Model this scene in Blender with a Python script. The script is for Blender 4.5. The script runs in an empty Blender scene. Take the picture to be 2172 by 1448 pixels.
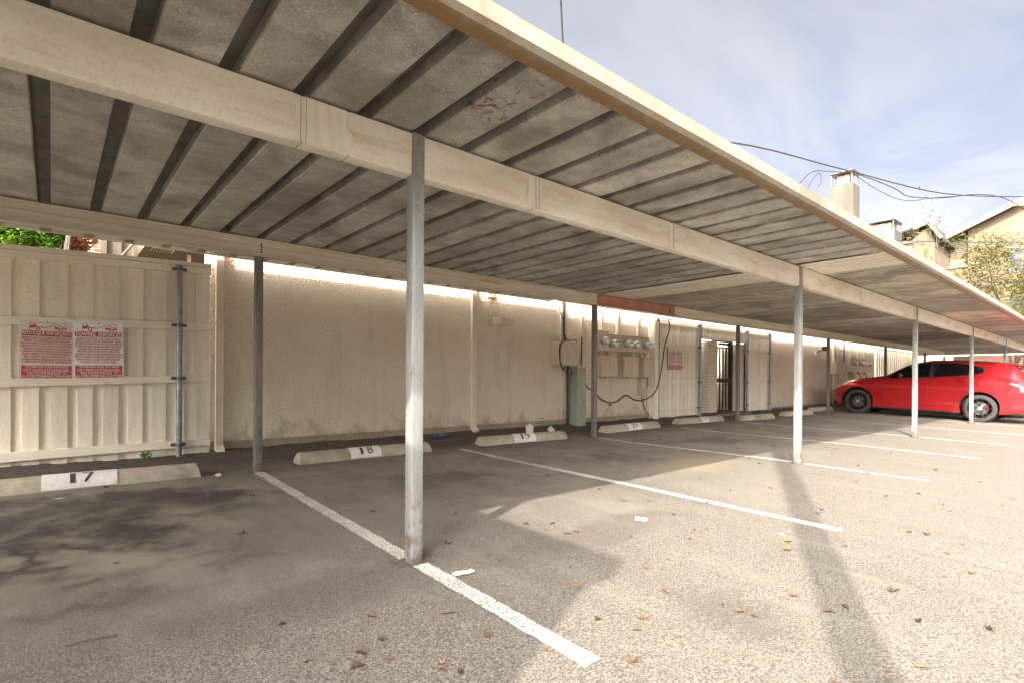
import bpy, bmesh, math, random
import numpy as np
from mathutils import Vector, Matrix
random.seed(7)
rng = random.Random(11)
S = bpy.context.scene
COL = S.collection

# ---------------------------------------------------------------- camera
FPX = 1135.0
cam_d = bpy.data.cameras.new('camera')
cam = bpy.data.objects.new('camera', cam_d); COL.objects.link(cam)
cam_d.sensor_width = 36; cam_d.lens = 36 * FPX / 2172
cam_d.shift_y = 78.5 / 2172
cam_d.clip_start = 0.05; cam_d.clip_end = 2000
YAW = math.atan(976 / FPX); ROLL = 13 / 2294
cam.location = (-1.647, -2.816, 1.10)
cam.rotation_euler = (Matrix.Rotation(-YAW, 3, 'Z') @ Matrix.Rotation(math.pi / 2, 3, 'X') @ Matrix.Rotation(ROLL, 3, 'Z')).to_euler()
S.camera = cam

# ---------------------------------------------------------------- sky, sun, exposure
SUN_EL = math.radians(31.0)
SUN_AZ = math.radians(64.2)            # light travels towards this bearing (from +Y to +X)
w = bpy.data.worlds.new('World'); S.world = w; w.use_nodes = True
nt = w.node_tree; nt.nodes.clear()
N = nt.nodes.new; LK = nt.links.new
sky = N('ShaderNodeTexSky'); sky.sky_type = 'NISHITA'; sky.sun_disc = False
sky.sun_elevation = SUN_EL; sky.sun_rotation = SUN_AZ + math.pi
sky.air_density = 0.3; sky.dust_density = 10.0; sky.ozone_density = 1.0
tc = N('ShaderNodeTexCoord')
sep = N('ShaderNodeSeparateXYZ'); LK(tc.outputs['Generated'], sep.inputs[0])
zc = N('ShaderNodeMath'); zc.operation = 'MAXIMUM'; LK(sep.outputs[2], zc.inputs[0]); zc.inputs[1].default_value = 0.06
dv = N('ShaderNodeVectorMath'); dv.operation = 'DIVIDE'
cmb = N('ShaderNodeCombineXYZ')
for i in range(3): LK(zc.outputs[0], cmb.inputs[i])
LK(tc.outputs['Generated'], dv.inputs[0]); LK(cmb.outputs[0], dv.inputs[1])
mp = N('ShaderNodeMapping'); mp.inputs['Scale'].default_value = (0.55, 1.1, 0.0); mp.inputs['Rotation'].default_value = (0, 0, 0.6)
LK(dv.outputs[0], mp.inputs[0])
nz = N('ShaderNodeTexNoise'); nz.inputs['Scale'].default_value = 1.1; nz.inputs['Detail'].default_value = 8; nz.inputs['Roughness'].default_value = 0.55; nz.inputs['Distortion'].default_value = 0.7
LK(mp.outputs[0], nz.inputs['Vector'])
cr = N('ShaderNodeValToRGB'); cr.color_ramp.elements[0].position = 0.38; cr.color_ramp.elements[0].color = (0.40, 0.40, 0.40, 1); cr.color_ramp.elements[1].position = 0.66; cr.color_ramp.elements[1].color = (0.93, 0.93, 0.93, 1)
LK(nz.outputs[0], cr.inputs[0])
# thin cloud veil: the sky's own brightness, whitened, so it glows towards the sun as real cirrus does
hs = N('ShaderNodeHueSaturation'); hs.inputs['Saturation'].default_value = 0.10; hs.inputs['Value'].default_value = 1.36; LK(sky.outputs[0], hs.inputs['Color'])
mx = N('ShaderNodeMixRGB'); LK(cr.outputs[0], mx.inputs[0]); LK(sky.outputs[0], mx.inputs[1]); LK(hs.outputs[0], mx.inputs[2])
bg = N('ShaderNodeBackground'); bg.inputs[1].default_value = 0.12; LK(mx.outputs[0], bg.inputs[0])
wo = N('ShaderNodeOutputWorld'); LK(bg.outputs[0], wo.inputs[0])

sd = bpy.data.lights.new('sun', 'SUN'); sd.energy = 2.2; sd.angle = math.radians(0.5); sd.color = (1.0, 0.945, 0.86)
sun = bpy.data.objects.new('sun', sd); COL.objects.link(sun); sun.location = (-20, -12, 25)
SD = Vector((math.sin(SUN_AZ) * math.cos(SUN_EL), math.cos(SUN_AZ) * math.cos(SUN_EL), -math.sin(SUN_EL)))
sun.rotation_euler = SD.to_track_quat('-Z', 'Y').to_euler()
S.view_settings.view_transform = 'Standard'; S.view_settings.look = 'None'; S.view_settings.gamma = 1
S.view_settings.exposure = 2.25
S.cycles.max_bounces = 12; S.cycles.diffuse_bounces = 8

# ---------------------------------------------------------------- materials
def sh(m):
    m.use_nodes = True
    return m.node_tree, m.node_tree.nodes['Principled BSDF']
def setcol(v): return (v[0], v[1], v[2], 1)
def mat(name, c1, c2=None, scale=6.0, rough=0.7, bump=0.0, bscale=60.0, stretch=(1, 1, 1), metal=0.0, rnd=0.0,
        speck=None, sscale=120.0, samt=0.5, lo=0.35, hi=0.65, rust=None, rscale=9.0, rlo=0.62, rhi=0.72, coat=0.0, bdist=0.01, detail=6, cavity_shade=None):
    m = bpy.data.materials.new(name); t, b = sh(m); n = t.nodes.new; l = t.links.new
    b.inputs['Roughness'].default_value = rough; b.inputs['Metallic'].default_value = metal
    if coat: b.inputs['Coat Weight'].default_value = coat; b.inputs['Coat Roughness'].default_value = 0.04
    tc = n('ShaderNodeTexCoord'); mp = n('ShaderNodeMapping'); mp.inputs['Scale'].default_value = stretch
    oi = n('ShaderNodeObjectInfo')
    off = n('ShaderNodeVectorMath'); off.operation = 'MULTIPLY_ADD'; l(oi.outputs['Random'], off.inputs[0]); off.inputs[1].default_value = (7, 13, 5) if rnd else (0, 0, 0); l(tc.outputs['Object'], off.inputs[2])
    l(off.outputs[0], mp.inputs[0])
    col = None
    c2 = c2 or c1
    no = n('ShaderNodeTexNoise'); no.inputs['Scale'].default_value = scale; no.inputs['Detail'].default_value = detail; no.inputs['Roughness'].default_value = 0.62
    l(mp.outputs[0], no.inputs['Vector'])
    rp = n('ShaderNodeMapRange'); rp.inputs[1].default_value = lo; rp.inputs[2].default_value = hi; l(no.outputs[0], rp.inputs[0])
    mx = n('ShaderNodeMixRGB'); l(rp.outputs[0], mx.inputs[0]); mx.inputs[1].default_value = setcol(c1); mx.inputs[2].default_value = setcol(c2)
    col = mx.outputs[0]
    if speck:
        s = n('ShaderNodeTexNoise'); s.inputs['Scale'].default_value = sscale; s.inputs['Detail'].default_value = 3; l(tc.outputs['Object'], s.inputs['Vector'])
        r = n('ShaderNodeMapRange'); r.inputs[1].default_value = 0.5; r.inputs[2].default_value = 0.68; r.inputs[4].default_value = samt; l(s.outputs[0], r.inputs[0])
        x = n('ShaderNodeMixRGB'); l(r.outputs[0], x.inputs[0]); l(col, x.inputs[1]); x.inputs[2].default_value = setcol(speck); col = x.outputs[0]
    if rust:
        s = n('ShaderNodeTexNoise'); s.inputs['Scale'].default_value = rscale; s.inputs['Detail'].default_value = 8; s.inputs['Roughness'].default_value = 0.7; l(mp.outputs[0], s.inputs['Vector'])
        r = n('ShaderNodeMapRange'); r.inputs[1].default_value = rlo; r.inputs[2].default_value = rhi; l(s.outputs[0], r.inputs[0])
        x = n('ShaderNodeMixRGB'); l(r.outputs[0], x.inputs[0]); l(col, x.inputs[1]); x.inputs[2].default_value = setcol(rust); col = x.outputs[0]
    if rnd:
        r = n('ShaderNodeMapRange'); r.inputs[3].default_value = 1 - rnd; r.inputs[4].default_value = 1 + rnd; l(oi.outputs['Random'], r.inputs[0])
        x = n('ShaderNodeVectorMath'); x.operation = 'SCALE'; l(col, x.inputs[0]); l(r.outputs[0], x.inputs['Scale']); col = x.outputs[0]
    l(col, b.inputs['Base Color'])
    if bump:
        s = n('ShaderNodeTexNoise'); s.inputs['Scale'].default_value = bscale; s.inputs['Detail'].default_value = 4; l(mp.outputs[0], s.inputs['Vector'])
        if cavity_shade:
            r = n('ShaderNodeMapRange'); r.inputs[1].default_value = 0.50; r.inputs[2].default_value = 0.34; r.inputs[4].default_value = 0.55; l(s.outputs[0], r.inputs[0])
            x = n('ShaderNodeMixRGB'); l(r.outputs[0], x.inputs[0]); l(col, x.inputs[1]); x.inputs[2].default_value = setcol(cavity_shade); l(x.outputs[0], b.inputs['Base Color'])  # bump hollows painted darker, the shade of the relief put into the colour
        bp = n('ShaderNodeBump'); bp.inputs['Strength'].default_value = bump; bp.inputs['Distance'].default_value = bdist; l(s.outputs[0], bp.inputs['Height']); l(bp.outputs[0], b.inputs['Normal'])
    return m

M = {}
M['fence'] = mat('fence_paint', (0.74, 0.66, 0.52), (0.83, 0.76, 0.63), 5, 0.75, 0.35, 40, (3, 3, 0.35), rnd=0.09, speck=(0.52, 0.43, 0.31), sscale=55, samt=0.35, bdist=0.006, rust=(0.16, 0.12, 0.085), rscale=10, rlo=0.70, rhi=0.76)
M['rail'] = mat('rail_paint', (0.70, 0.62, 0.49), (0.80, 0.73, 0.60), 5, 0.75, 0.3, 40, (0.4, 3, 3), rnd=0.04, bdist=0.006, rust=(0.15, 0.115, 0.085), rscale=9, rlo=0.665, rhi=0.70)
def stucco_mat():
    m = mat('stucco', (0.75, 0.63, 0.475), (0.83, 0.725, 0.575), 1.1, 0.9, 1.0, 40, bdist=0.045, lo=0.3, hi=0.7, cavity_shade=(0.58, 0.47, 0.335))
    t = m.node_tree; b = t.nodes['Principled BSDF']; n = t.nodes.new; l = t.links.new
    src = b.inputs['Base Color'].links[0].from_socket; tc = n('ShaderNodeTexCoord'); sp = n('ShaderNodeSeparateXYZ'); l(tc.outputs['Object'], sp.inputs[0])
    def layer(src, stretch, sc, lo, hi, amt, c, zr=None):
        mp = n('ShaderNodeMapping'); mp.inputs['Scale'].default_value = stretch; l(tc.outputs['Object'], mp.inputs[0])
        no = n('ShaderNodeTexNoise'); no.inputs['Scale'].default_value = sc; no.inputs['Detail'].default_value = 7; no.inputs['Roughness'].default_value = 0.62; l(mp.outputs[0], no.inputs['Vector'])
        v = no.outputs[0]
        if zr:
            z = n('ShaderNodeMapRange'); z.inputs[1].default_value = zr[0]; z.inputs[2].default_value = zr[1]; z.inputs[3].default_value = zr[2]; z.inputs[4].default_value = zr[3]; l(sp.outputs[2], z.inputs[0])
            a = n('ShaderNodeMath'); l(v, a.inputs[0]); l(z.outputs[0], a.inputs[1]); v = a.outputs[0]
        r = n('ShaderNodeMapRange'); r.inputs[1].default_value = lo; r.inputs[2].default_value = hi; r.inputs[4].default_value = amt; l(v, r.inputs[0])
        x = n('ShaderNodeMixRGB'); l(r.outputs[0], x.inputs[0]); l(src, x.inputs[1]); x.inputs[2].default_value = setcol(c); return x.outputs[0]
    src = layer(src, (2.2, 2.2, .22), 1.6, 0.54, 0.76, 0.5, (0.52, 0.41, 0.28))            # runs of grime
    src = layer(src, (.5, .5, .8), 1.3, 0.50, 0.72, 0.4, (0.60, 0.48, 0.335))               # broad tan blotches
    src = layer(src, (1.5, 1.5, 1.2), 2.5, 0.60, 0.78, 0.75, (0.42, 0.31, 0.19), (0.3, 0.75, 0.20, -0.1))   # splash dirt at the foot
    src = layer(src, (.7, .7, .7), 1.1, 0.62, 0.74, 0.5, (0.84, 0.77, 0.66))                # paler repaired patches
    l(src, b.inputs['Base Color']); return m
M['stucco'] = stucco_mat()
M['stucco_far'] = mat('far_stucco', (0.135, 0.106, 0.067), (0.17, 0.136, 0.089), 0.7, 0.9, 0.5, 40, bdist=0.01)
M['foundation'] = mat('foundation_concrete', (0.26, 0.205, 0.135), (0.36, 0.29, 0.20), 4, 0.9, 0.5, 40, speck=(0.20, 0.15, 0.10), sscale=14, samt=0.6, rust=(0.55, 0.45, 0.32), rscale=6, rlo=0.66, rhi=0.69)
M['trim'] = mat('cream_metal', (0.60, 0.515, 0.40), (0.68, 0.595, 0.475), 5, 0.5, 0.0)
M['utility'] = mat('utility_paint', (0.50, 0.405, 0.295), (0.60, 0.50, 0.375), 6, 0.6, 0.1, 60, stretch=(3, 3, .5), rnd=0.04, rust=(0.28, 0.19, 0.12), rscale=6, rlo=0.68, rhi=0.74)
M['galv'] = mat('galvanised_post', (0.25, 0.25, 0.235), (0.34, 0.34, 0.32), 9, 0.5, 0.12, 90, stretch=(4, 4, .6), metal=0.25, speck=(0.40, 0.395, 0.37), sscale=70, samt=0.5)
M['galv_old'] = mat('old_galvanised_post', (0.13, 0.118, 0.10), (0.22, 0.205, 0.18), 8, 0.55, 0.15, 90, stretch=(4, 4, .6), metal=0.25, speck=(0.32, 0.30, 0.27), sscale=70, samt=0.4)
M['pipe'] = mat('galvanised_pipe', (0.16, 0.17, 0.18), (0.27, 0.28, 0.29), 8, 0.42, 0.0, metal=0.45, speck=(0.45, 0.46, 0.47), sscale=40, samt=0.4)
def footing(m):
    t = m.node_tree; b = t.nodes['Principled BSDF']; n = t.nodes.new; l = t.links.new
    src = b.inputs['Base Color'].links[0].from_socket; tc = n('ShaderNodeTexCoord'); sp = n('ShaderNodeSeparateXYZ'); l(tc.outputs['Object'], sp.inputs[0])
    no = n('ShaderNodeTexNoise'); no.inputs['Scale'].default_value = 14; no.inputs['Detail'].default_value = 6; l(tc.outputs['Object'], no.inputs['Vector'])
    z = n('ShaderNodeMapRange'); z.inputs[1].default_value = 0.0; z.inputs[2].default_value = 0.42; z.inputs[3].default_value = 0.26; z.inputs[4].default_value = -0.05; l(sp.outputs[2], z.inputs[0])
    a = n('ShaderNodeMath'); l(no.outputs[0], a.inputs[0]); l(z.outputs[0], a.inputs[1])
    r = n('ShaderNodeMapRange'); r.inputs[1].default_value = 0.58; r.inputs[2].default_value = 0.74; r.inputs[4].default_value = 0.85; l(a.outputs[0], r.inputs[0])
    x = n('ShaderNodeMixRGB'); l(r.outputs[0], x.inputs[0]); l(src, x.inputs[1]); x.inputs[2].default_value = (0.17, 0.115, 0.07, 1); l(x.outputs[0], b.inputs['Base Color'])
footing(M['galv']); footing(M['galv_old'])
M['beam'] = mat('beam_paint', (0.66, 0.59, 0.48), (0.80, 0.75, 0.66), 2.2, 0.6, 0.15, 80, stretch=(.5, 1, 2.5), rust=(0.52, 0.38, 0.235), rscale=2.6, rlo=0.52, rhi=0.74, speck=(0.50, 0.42, 0.32), sscale=60, samt=0.3)
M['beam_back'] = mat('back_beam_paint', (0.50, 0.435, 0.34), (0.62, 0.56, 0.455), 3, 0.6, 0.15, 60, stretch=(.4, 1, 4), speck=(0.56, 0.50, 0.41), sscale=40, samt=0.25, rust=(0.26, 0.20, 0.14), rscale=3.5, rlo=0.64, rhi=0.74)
M['galv_cream'] = mat('bare_weld_primer', (0.64, 0.575, 0.47), (0.76, 0.71, 0.62), 6, 0.6, 0, stretch=(4, 1, .5), rust=(0.42, 0.33, 0.22), rscale=3, rlo=.58, rhi=.75)
M['drip'] = mat('drip_stain', (0.12, 0.085, 0.055), None, 5, 0.8)
M['primer'] = mat('red_primer', (0.33, 0.145, 0.095), (0.42, 0.20, 0.14), 4, 0.7, 0.15, 70)
M['concrete'] = mat('wheel_stop_concrete', (0.30, 0.255, 0.19), (0.46, 0.405, 0.315), 5, 0.9, 0.5, 60, rnd=0.06, speck=(0.28, 0.235, 0.175), sscale=30, samt=0.5, bdist=0.008, rust=(0.12, 0.095, 0.07), rscale=2.6, rlo=0.56, rhi=0.76)
M['white_paint'] = mat('white_paint', (0.64, 0.61, 0.54), (0.76, 0.73, 0.67), 9, 0.7, 0.2, 60, speck=(0.45, 0.42, 0.36), sscale=45, samt=0.35)
M['black_paint'] = mat('black_stencil_paint', (0.025, 0.025, 0.03), (0.06, 0.058, 0.06), 30, 0.7)
M['black'] = mat('black_metal', (0.012, 0.012, 0.013), (0.03, 0.028, 0.026), 12, 0.5)
M['cable'] = mat('black_cable', (0.015, 0.014, 0.013), (0.03, 0.028, 0.026), 12, 0.6)
M['green'] = mat('pedestal_green', (0.27, 0.305, 0.225), (0.33, 0.365, 0.275), 5, 0.55, 0.05, 50, rust=(0.33, 0.33, 0.25), rscale=5, rlo=0.62, rhi=0.72)
M['orange'] = mat('orange_sticker', (0.55, 0.15, 0.04), None, 5, 0.6)
M['meter_glass'] = mat('meter_glass', (0.55, 0.56, 0.54), (0.74, 0.74, 0.72), 18, 0.12, coat=0.6)
M['meter_face'] = mat('meter_face', (0.80, 0.79, 0.75), None, 5, 0.4)
M['grey_plastic'] = mat('grey_plastic', (0.36, 0.35, 0.32), None, 5, 0.5)
M['lens'] = mat('lamp_lens', (0.42, 0.42, 0.36), (0.52, 0.51, 0.44), 14, 0.15)
M['blue'] = mat('blue_plastic', (0.018, 0.035, 0.075), (0.035, 0.06, 0.11), 10, 0.5)
M['pvc'] = mat('pvc_cap', (0.58, 0.53, 0.42), (0.68, 0.63, 0.52), 10, 0.6)
M['sign'] = mat('sign_white', (0.70, 0.67, 0.62), (0.80, 0.78, 0.74), 4, 0.5)
M['sign_dirty'] = mat('sign_white_weathered', (0.55, 0.51, 0.45), (0.68, 0.645, 0.59), 4, 0.55)
M['sign_red'] = mat('sign_red', (0.40, 0.035, 0.04), (0.47, 0.06, 0.06), 8, 0.5)
M['soil'] = mat('dark_soil', (0.035, 0.028, 0.021), (0.085, 0.066, 0.048), 14, 0.95, 1.0, 60, speck=(0.20, 0.155, 0.11), sscale=60, samt=0.5, bdist=0.02)
M['tar'] = mat('tar_patch', (0.07, 0.06, 0.048), (0.13, 0.112, 0.09), 30, 0.9, 0.6, 80)
M['bark'] = mat('bark', (0.075, 0.06, 0.046), (0.14, 0.115, 0.09), 8, 0.95, 0.8, 25, stretch=(3, 3, .6))
def leafmat(name, c1, c2):
    m = mat(name, c1, c2, 2.5, 0.6); t = m.node_tree; b = t.nodes['Principled BSDF']; n = t.nodes.new
    tr = n('ShaderNodeBsdfTranslucent'); mxs = n('ShaderNodeMixShader'); mxs.inputs[0].default_value = 0.45
    t.links.new(b.inputs['Base Color'].links[0].from_socket, tr.inputs[0]); t.links.new(b.outputs[0], mxs.inputs[1]); t.links.new(tr.outputs[0], mxs.inputs[2])
    t.links.new(mxs.outputs[0], t.nodes['Material Output'].inputs[0]); return m
M['leaf_green'] = leafmat('green_leaf', (0.09, 0.20, 0.015), (0.22, 0.36, 0.04))
M['leaf_red'] = leafmat('reddish_leaf', (0.36, 0.14, 0.06), (0.55, 0.26, 0.12))
M['leaf_yellow'] = leafmat('yellow_green_leaf', (0.09, 0.09, 0.016), (0.17, 0.145, 0.03))
M['leaf_dry'] = mat('dry_leaf', (0.125, 0.07, 0.032), (0.215, 0.13, 0.066), 20, 0.75, rnd=0.35)
M['leaf_dark'] = mat('dark_dry_leaf', (0.07, 0.036, 0.018), (0.12, 0.063, 0.032), 20, 0.75, rnd=0.3)
M['paper'] = mat('white_paper', (0.80, 0.80, 0.78), (0.86, 0.86, 0.84), 20, 0.8)
M['plastic'] = mat('plastic_wrap', (0.55, 0.53, 0.49), (0.68, 0.66, 0.62), 30, 0.25)
M['shingle'] = mat('roof_shingle', (0.04, 0.037, 0.032), (0.066, 0.061, 0.053), 12, 0.9, 0.3, 40)
M['far_trim'] = mat('far_trim', (0.16, 0.141, 0.11), None, 4, 0.7)
M['far_glass'] = mat('window_glass', (0.05, 0.062, 0.062), (0.08, 0.094, 0.092), 2, 0.35)
M['wood_dark'] = mat('weathered_wood', (0.20, 0.15, 0.10), (0.30, 0.235, 0.165), 6, 0.85, 0.3, 30, stretch=(2, 2, .3))
M['grey_metal'] = mat('grey_flashing', (0.09, 0.092, 0.092), (0.13, 0.132, 0.132), 6, 0.5, metal=0.3)
M['yellow_mark'] = mat('yellow_crayon', (0.48, 0.34, 0.09), None, 4, 0.8)

def brick_mat(name, c1, c2, mortar, sc=1.0, bumps=0.5):
    m = bpy.data.materials.new(name); t, b = sh(m); n = t.nodes.new; l = t.links.new
    tc = n('ShaderNodeTexCoord'); sp = n('ShaderNodeSeparateXYZ'); l(tc.outputs['Object'], sp.inputs[0])
    ad = n('ShaderNodeMath'); l(sp.outputs[0], ad.inputs[0]); l(sp.outputs[1], ad.inputs[1])
    cb = n('ShaderNodeCombineXYZ'); l(ad.outputs[0], cb.inputs[0]); l(sp.outputs[2], cb.inputs[1])
    br = n('ShaderNodeTexBrick'); l(cb.outputs[0], br.inputs['Vector'])
    br.inputs['Color1'].default_value = setcol(c1); br.inputs['Color2'].default_value = setcol(c2); br.inputs['Mortar'].default_value = setcol(mortar)
    br.inputs['Scale'].default_value = 1.0; br.inputs['Brick Width'].default_value = 0.21 * sc; br.inputs['Row Height'].default_value = 0.075 * sc; br.inputs['Mortar Size'].default_value = 0.008 * sc
    l(br.outputs[0], b.inputs['Base Color']); b.inputs['Roughness'].default_value = 0.85
    bp = n('ShaderNodeBump'); bp.inputs['Strength'].default_value = bumps; bp.inputs['Distance'].default_value = 0.01; bp.invert = True
    l(br.outputs['Fac'], bp.inputs['Height']); l(bp.outputs[0], b.inputs['Normal'])
    return m
M['brick_cream'] = brick_mat('painted_brick', (0.62, 0.535, 0.415), (0.68, 0.59, 0.465), (0.44, 0.36, 0.26))
M['brick_red'] = brick_mat('red_brick', (0.30, 0.11, 0.065), (0.40, 0.17, 0.10), (0.52, 0.44, 0.35))

def roof_mat(name, c1, c2, spk, rust=True):
    """Galvanised deck: spangle, streaks across the slope and a patch of rust with its own shape."""
    m = mat(name, c1, c2, 3.0, 0.5, 0.12, 120, stretch=(2.0, 2.6, 1), metal=0.15, rnd=0.17, speck=spk, sscale=95, samt=0.75, bdist=0.003)
    t = m.node_tree; b = t.nodes['Principled BSDF']; n = t.nodes.new; l = t.links.new
    src = b.inputs['Base Color'].links[0].from_socket
    tc = n('ShaderNodeTexCoord')
    # long dirt blotches
    mp = n('ShaderNodeMapping'); mp.inputs['Scale'].default_value = (1.0, 0.8, 1); l(tc.outputs['Object'], mp.inputs[0])
    no = n('ShaderNodeTexNoise'); no.inputs['Scale'].default_value = 2.3; no.inputs['Detail'].default_value = 8; no.inputs['Distortion'].default_value = 0.5; l(mp.outputs[0], no.inputs['Vector'])
    r = n('ShaderNodeMapRange'); r.inputs[1].default_value = 0.42; r.inputs[2].default_value = 0.66; r.inputs[4].default_value = 0.72; l(no.outputs[0], r.inputs[0])
    x = n('ShaderNodeMixRGB'); l(r.outputs[0], x.inputs[0]); l(src, x.inputs[1]); x.inputs[2].default_value = (0.17, 0.147, 0.118, 1)
    out = x.outputs[0]
    sy_ = n('ShaderNodeSeparateXYZ'); l(tc.outputs['Object'], sy_.inputs[0])
    ye = n('ShaderNodeMapRange'); ye.inputs[1].default_value = -1.03; ye.inputs[2].default_value = -0.80; ye.inputs[3].default_value = 0.24; ye.inputs[4].default_value = -0.2; l(sy_.outputs[1], ye.inputs[0])
    ne = n('ShaderNodeTexNoise'); ne.inputs['Scale'].default_value = 11; ne.inputs['Detail'].default_value = 8; ne.inputs['Roughness'].default_value = 0.7; l(tc.outputs['Object'], ne.inputs['Vector'])
    ae = n('ShaderNodeMath'); l(ye.outputs[0], ae.inputs[0]); l(ne.outputs[0], ae.inputs[1])
    re_ = n('ShaderNodeMapRange'); re_.inputs[1].default_value = 0.60; re_.inputs[2].default_value = 0.74; re_.inputs[4].default_value = 0.8; l(ae.outputs[0], re_.inputs[0])
    xe = n('ShaderNodeMixRGB'); l(re_.outputs[0], xe.inputs[0]); l(out, xe.inputs[1]); xe.inputs[2].default_value = (0.20, 0.10, 0.042, 1); out = xe.outputs[0]
    if rust:
        d = n('ShaderNodeVectorMath'); d.operation = 'SUBTRACT'; l(tc.outputs['Object'], d.inputs[0]); d.inputs[1].default_value = (0.18, -0.62, 2.56)
        sc = n('ShaderNodeVectorMath'); sc.operation = 'MULTIPLY'; l(d.outputs[0], sc.inputs[0]); sc.inputs[1].default_value = (4.6, 1.9, 0)
        ln = n('ShaderNodeVectorMath'); ln.operation = 'LENGTH'; l(sc.outputs[0], ln.inputs[0])
        f = n('ShaderNodeMapRange'); f.inputs[1].default_value = 1.25; f.inputs[2].default_value = 0.1; f.inputs[3].default_value = 0.0; f.inputs[4].default_value = 0.17; l(ln.outputs['Value'], f.inputs[0])
        n2 = n('ShaderNodeTexNoise'); n2.inputs['Scale'].default_value = 13; n2.inputs['Detail'].default_value = 6; n2.inputs['Distortion'].default_value = 1.2; l(tc.outputs['Object'], n2.inputs['Vector'])
        a = n('ShaderNodeMath'); l(f.outputs[0], a.inputs[0]); l(n2.outputs[0], a.inputs[1])
        g = n('ShaderNodeMapRange'); g.inputs[1].default_value = 0.69; g.inputs[2].default_value = 0.80; l(a.outputs[0], g.inputs[0])
        y = n('ShaderNodeMixRGB'); l(g.outputs[0], y.inputs[0]); l(out, y.inputs[1]); y.inputs[2].default_value = (0.17, 0.075, 0.032, 1); out = y.outputs[0]
    l(out, b.inputs['Base Color'])
    return m
M['deck'] = roof_mat('galvanised_deck', (0.34, 0.322, 0.29), (0.54, 0.52, 0.475), (0.74, 0.715, 0.66))
M['rib'] = mat('rib_metal', (0.10, 0.096, 0.088), (0.19, 0.182, 0.168), 5, 0.6, 0.1, 60, metal=0.1, speck=(0.2, 0.19, 0.17), sscale=80, samt=0.4)  # darker than the deck: shade inside the ribs put into the colour
M['deck_pale'] = mat('pale_corrugated', (0.80, 0.735, 0.63), (0.88, 0.83, 0.74), 3, 0.5, 0.1, 80, metal=0.1, rnd=0.05)
M['deck_brown'] = roof_mat('weathered_corrugated', (0.50, 0.44, 0.36), (0.60, 0.54, 0.45), (0.68, 0.62, 0.53), False)
M['deck_dark'] = roof_mat('dark_corrugated', (0.36, 0.325, 0.275), (0.46, 0.415, 0.355), (0.55, 0.505, 0.43), False)

def gutter_mat():
    m = mat('gutter_paint', (0.24, 0.21, 0.16), (0.32, 0.285, 0.23), 3.5, 0.55, 0.1, 60, stretch=(.6, 1, 2), speck=(0.28, 0.225, 0.145), sscale=22, samt=0.4)
    t = m.node_tree; b = t.nodes['Principled BSDF']; n = t.nodes.new; l = t.links.new
    src = b.inputs['Base Color'].links[0].from_socket
    tc = n('ShaderNodeTexCoord'); geo = n('ShaderNodeNewGeometry'); sp = n('ShaderNodeSeparateXYZ'); l(tc.outputs['Object'], sp.inputs[0])
    no = n('ShaderNodeTexNoise'); no.inputs['Scale'].default_value = 6; no.inputs['Detail'].default_value = 9; no.inputs['Roughness'].default_value = 0.72; no.inputs['Distortion'].default_value = 1.0; l(tc.outputs['Object'], no.inputs['Vector'])
    # water stains sit on the lower trough, heavier towards the back lip (y) and the near end (x)
    fy = n('ShaderNodeMapRange'); fy.inputs[1].default_value = -1.16; fy.inputs[2].default_value = -1.03; fy.inputs[3].default_value = -0.26; fy.inputs[4].default_value = 0.30; l(sp.outputs[1], fy.inputs[0])
    fx = n('ShaderNodeMapRange'); fx.inputs[1].default_value = -1.0; fx.inputs[2].default_value = 8.0; fx.inputs[3].default_value = 0.14; fx.inputs[4].default_value = 0.0; l(sp.outputs[0], fx.inputs[0])
    a = n('ShaderNodeMath'); l(fy.outputs[0], a.inputs[0]); l(fx.outputs[0], a.inputs[1])
    a2 = n('ShaderNodeMath'); l(a.outputs[0], a2.inputs[0]); l(no.outputs[0], a2.inputs[1])
    r = n('ShaderNodeMapRange'); r.inputs[1].default_value = 0.44; r.inputs[2].default_value = 0.74; r.inputs[4].default_value = 0.85; l(a2.outputs[0], r.inputs[0])
    x = n('ShaderNodeMixRGB'); l(r.outputs[0], x.inputs[0]); l(src, x.inputs[1]); x.inputs[2].default_value = (0.24, 0.125, 0.036, 1)
    l(x.outputs[0], b.inputs['Base Color'])
    return m
M['gutter'] = gutter_mat()

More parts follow.
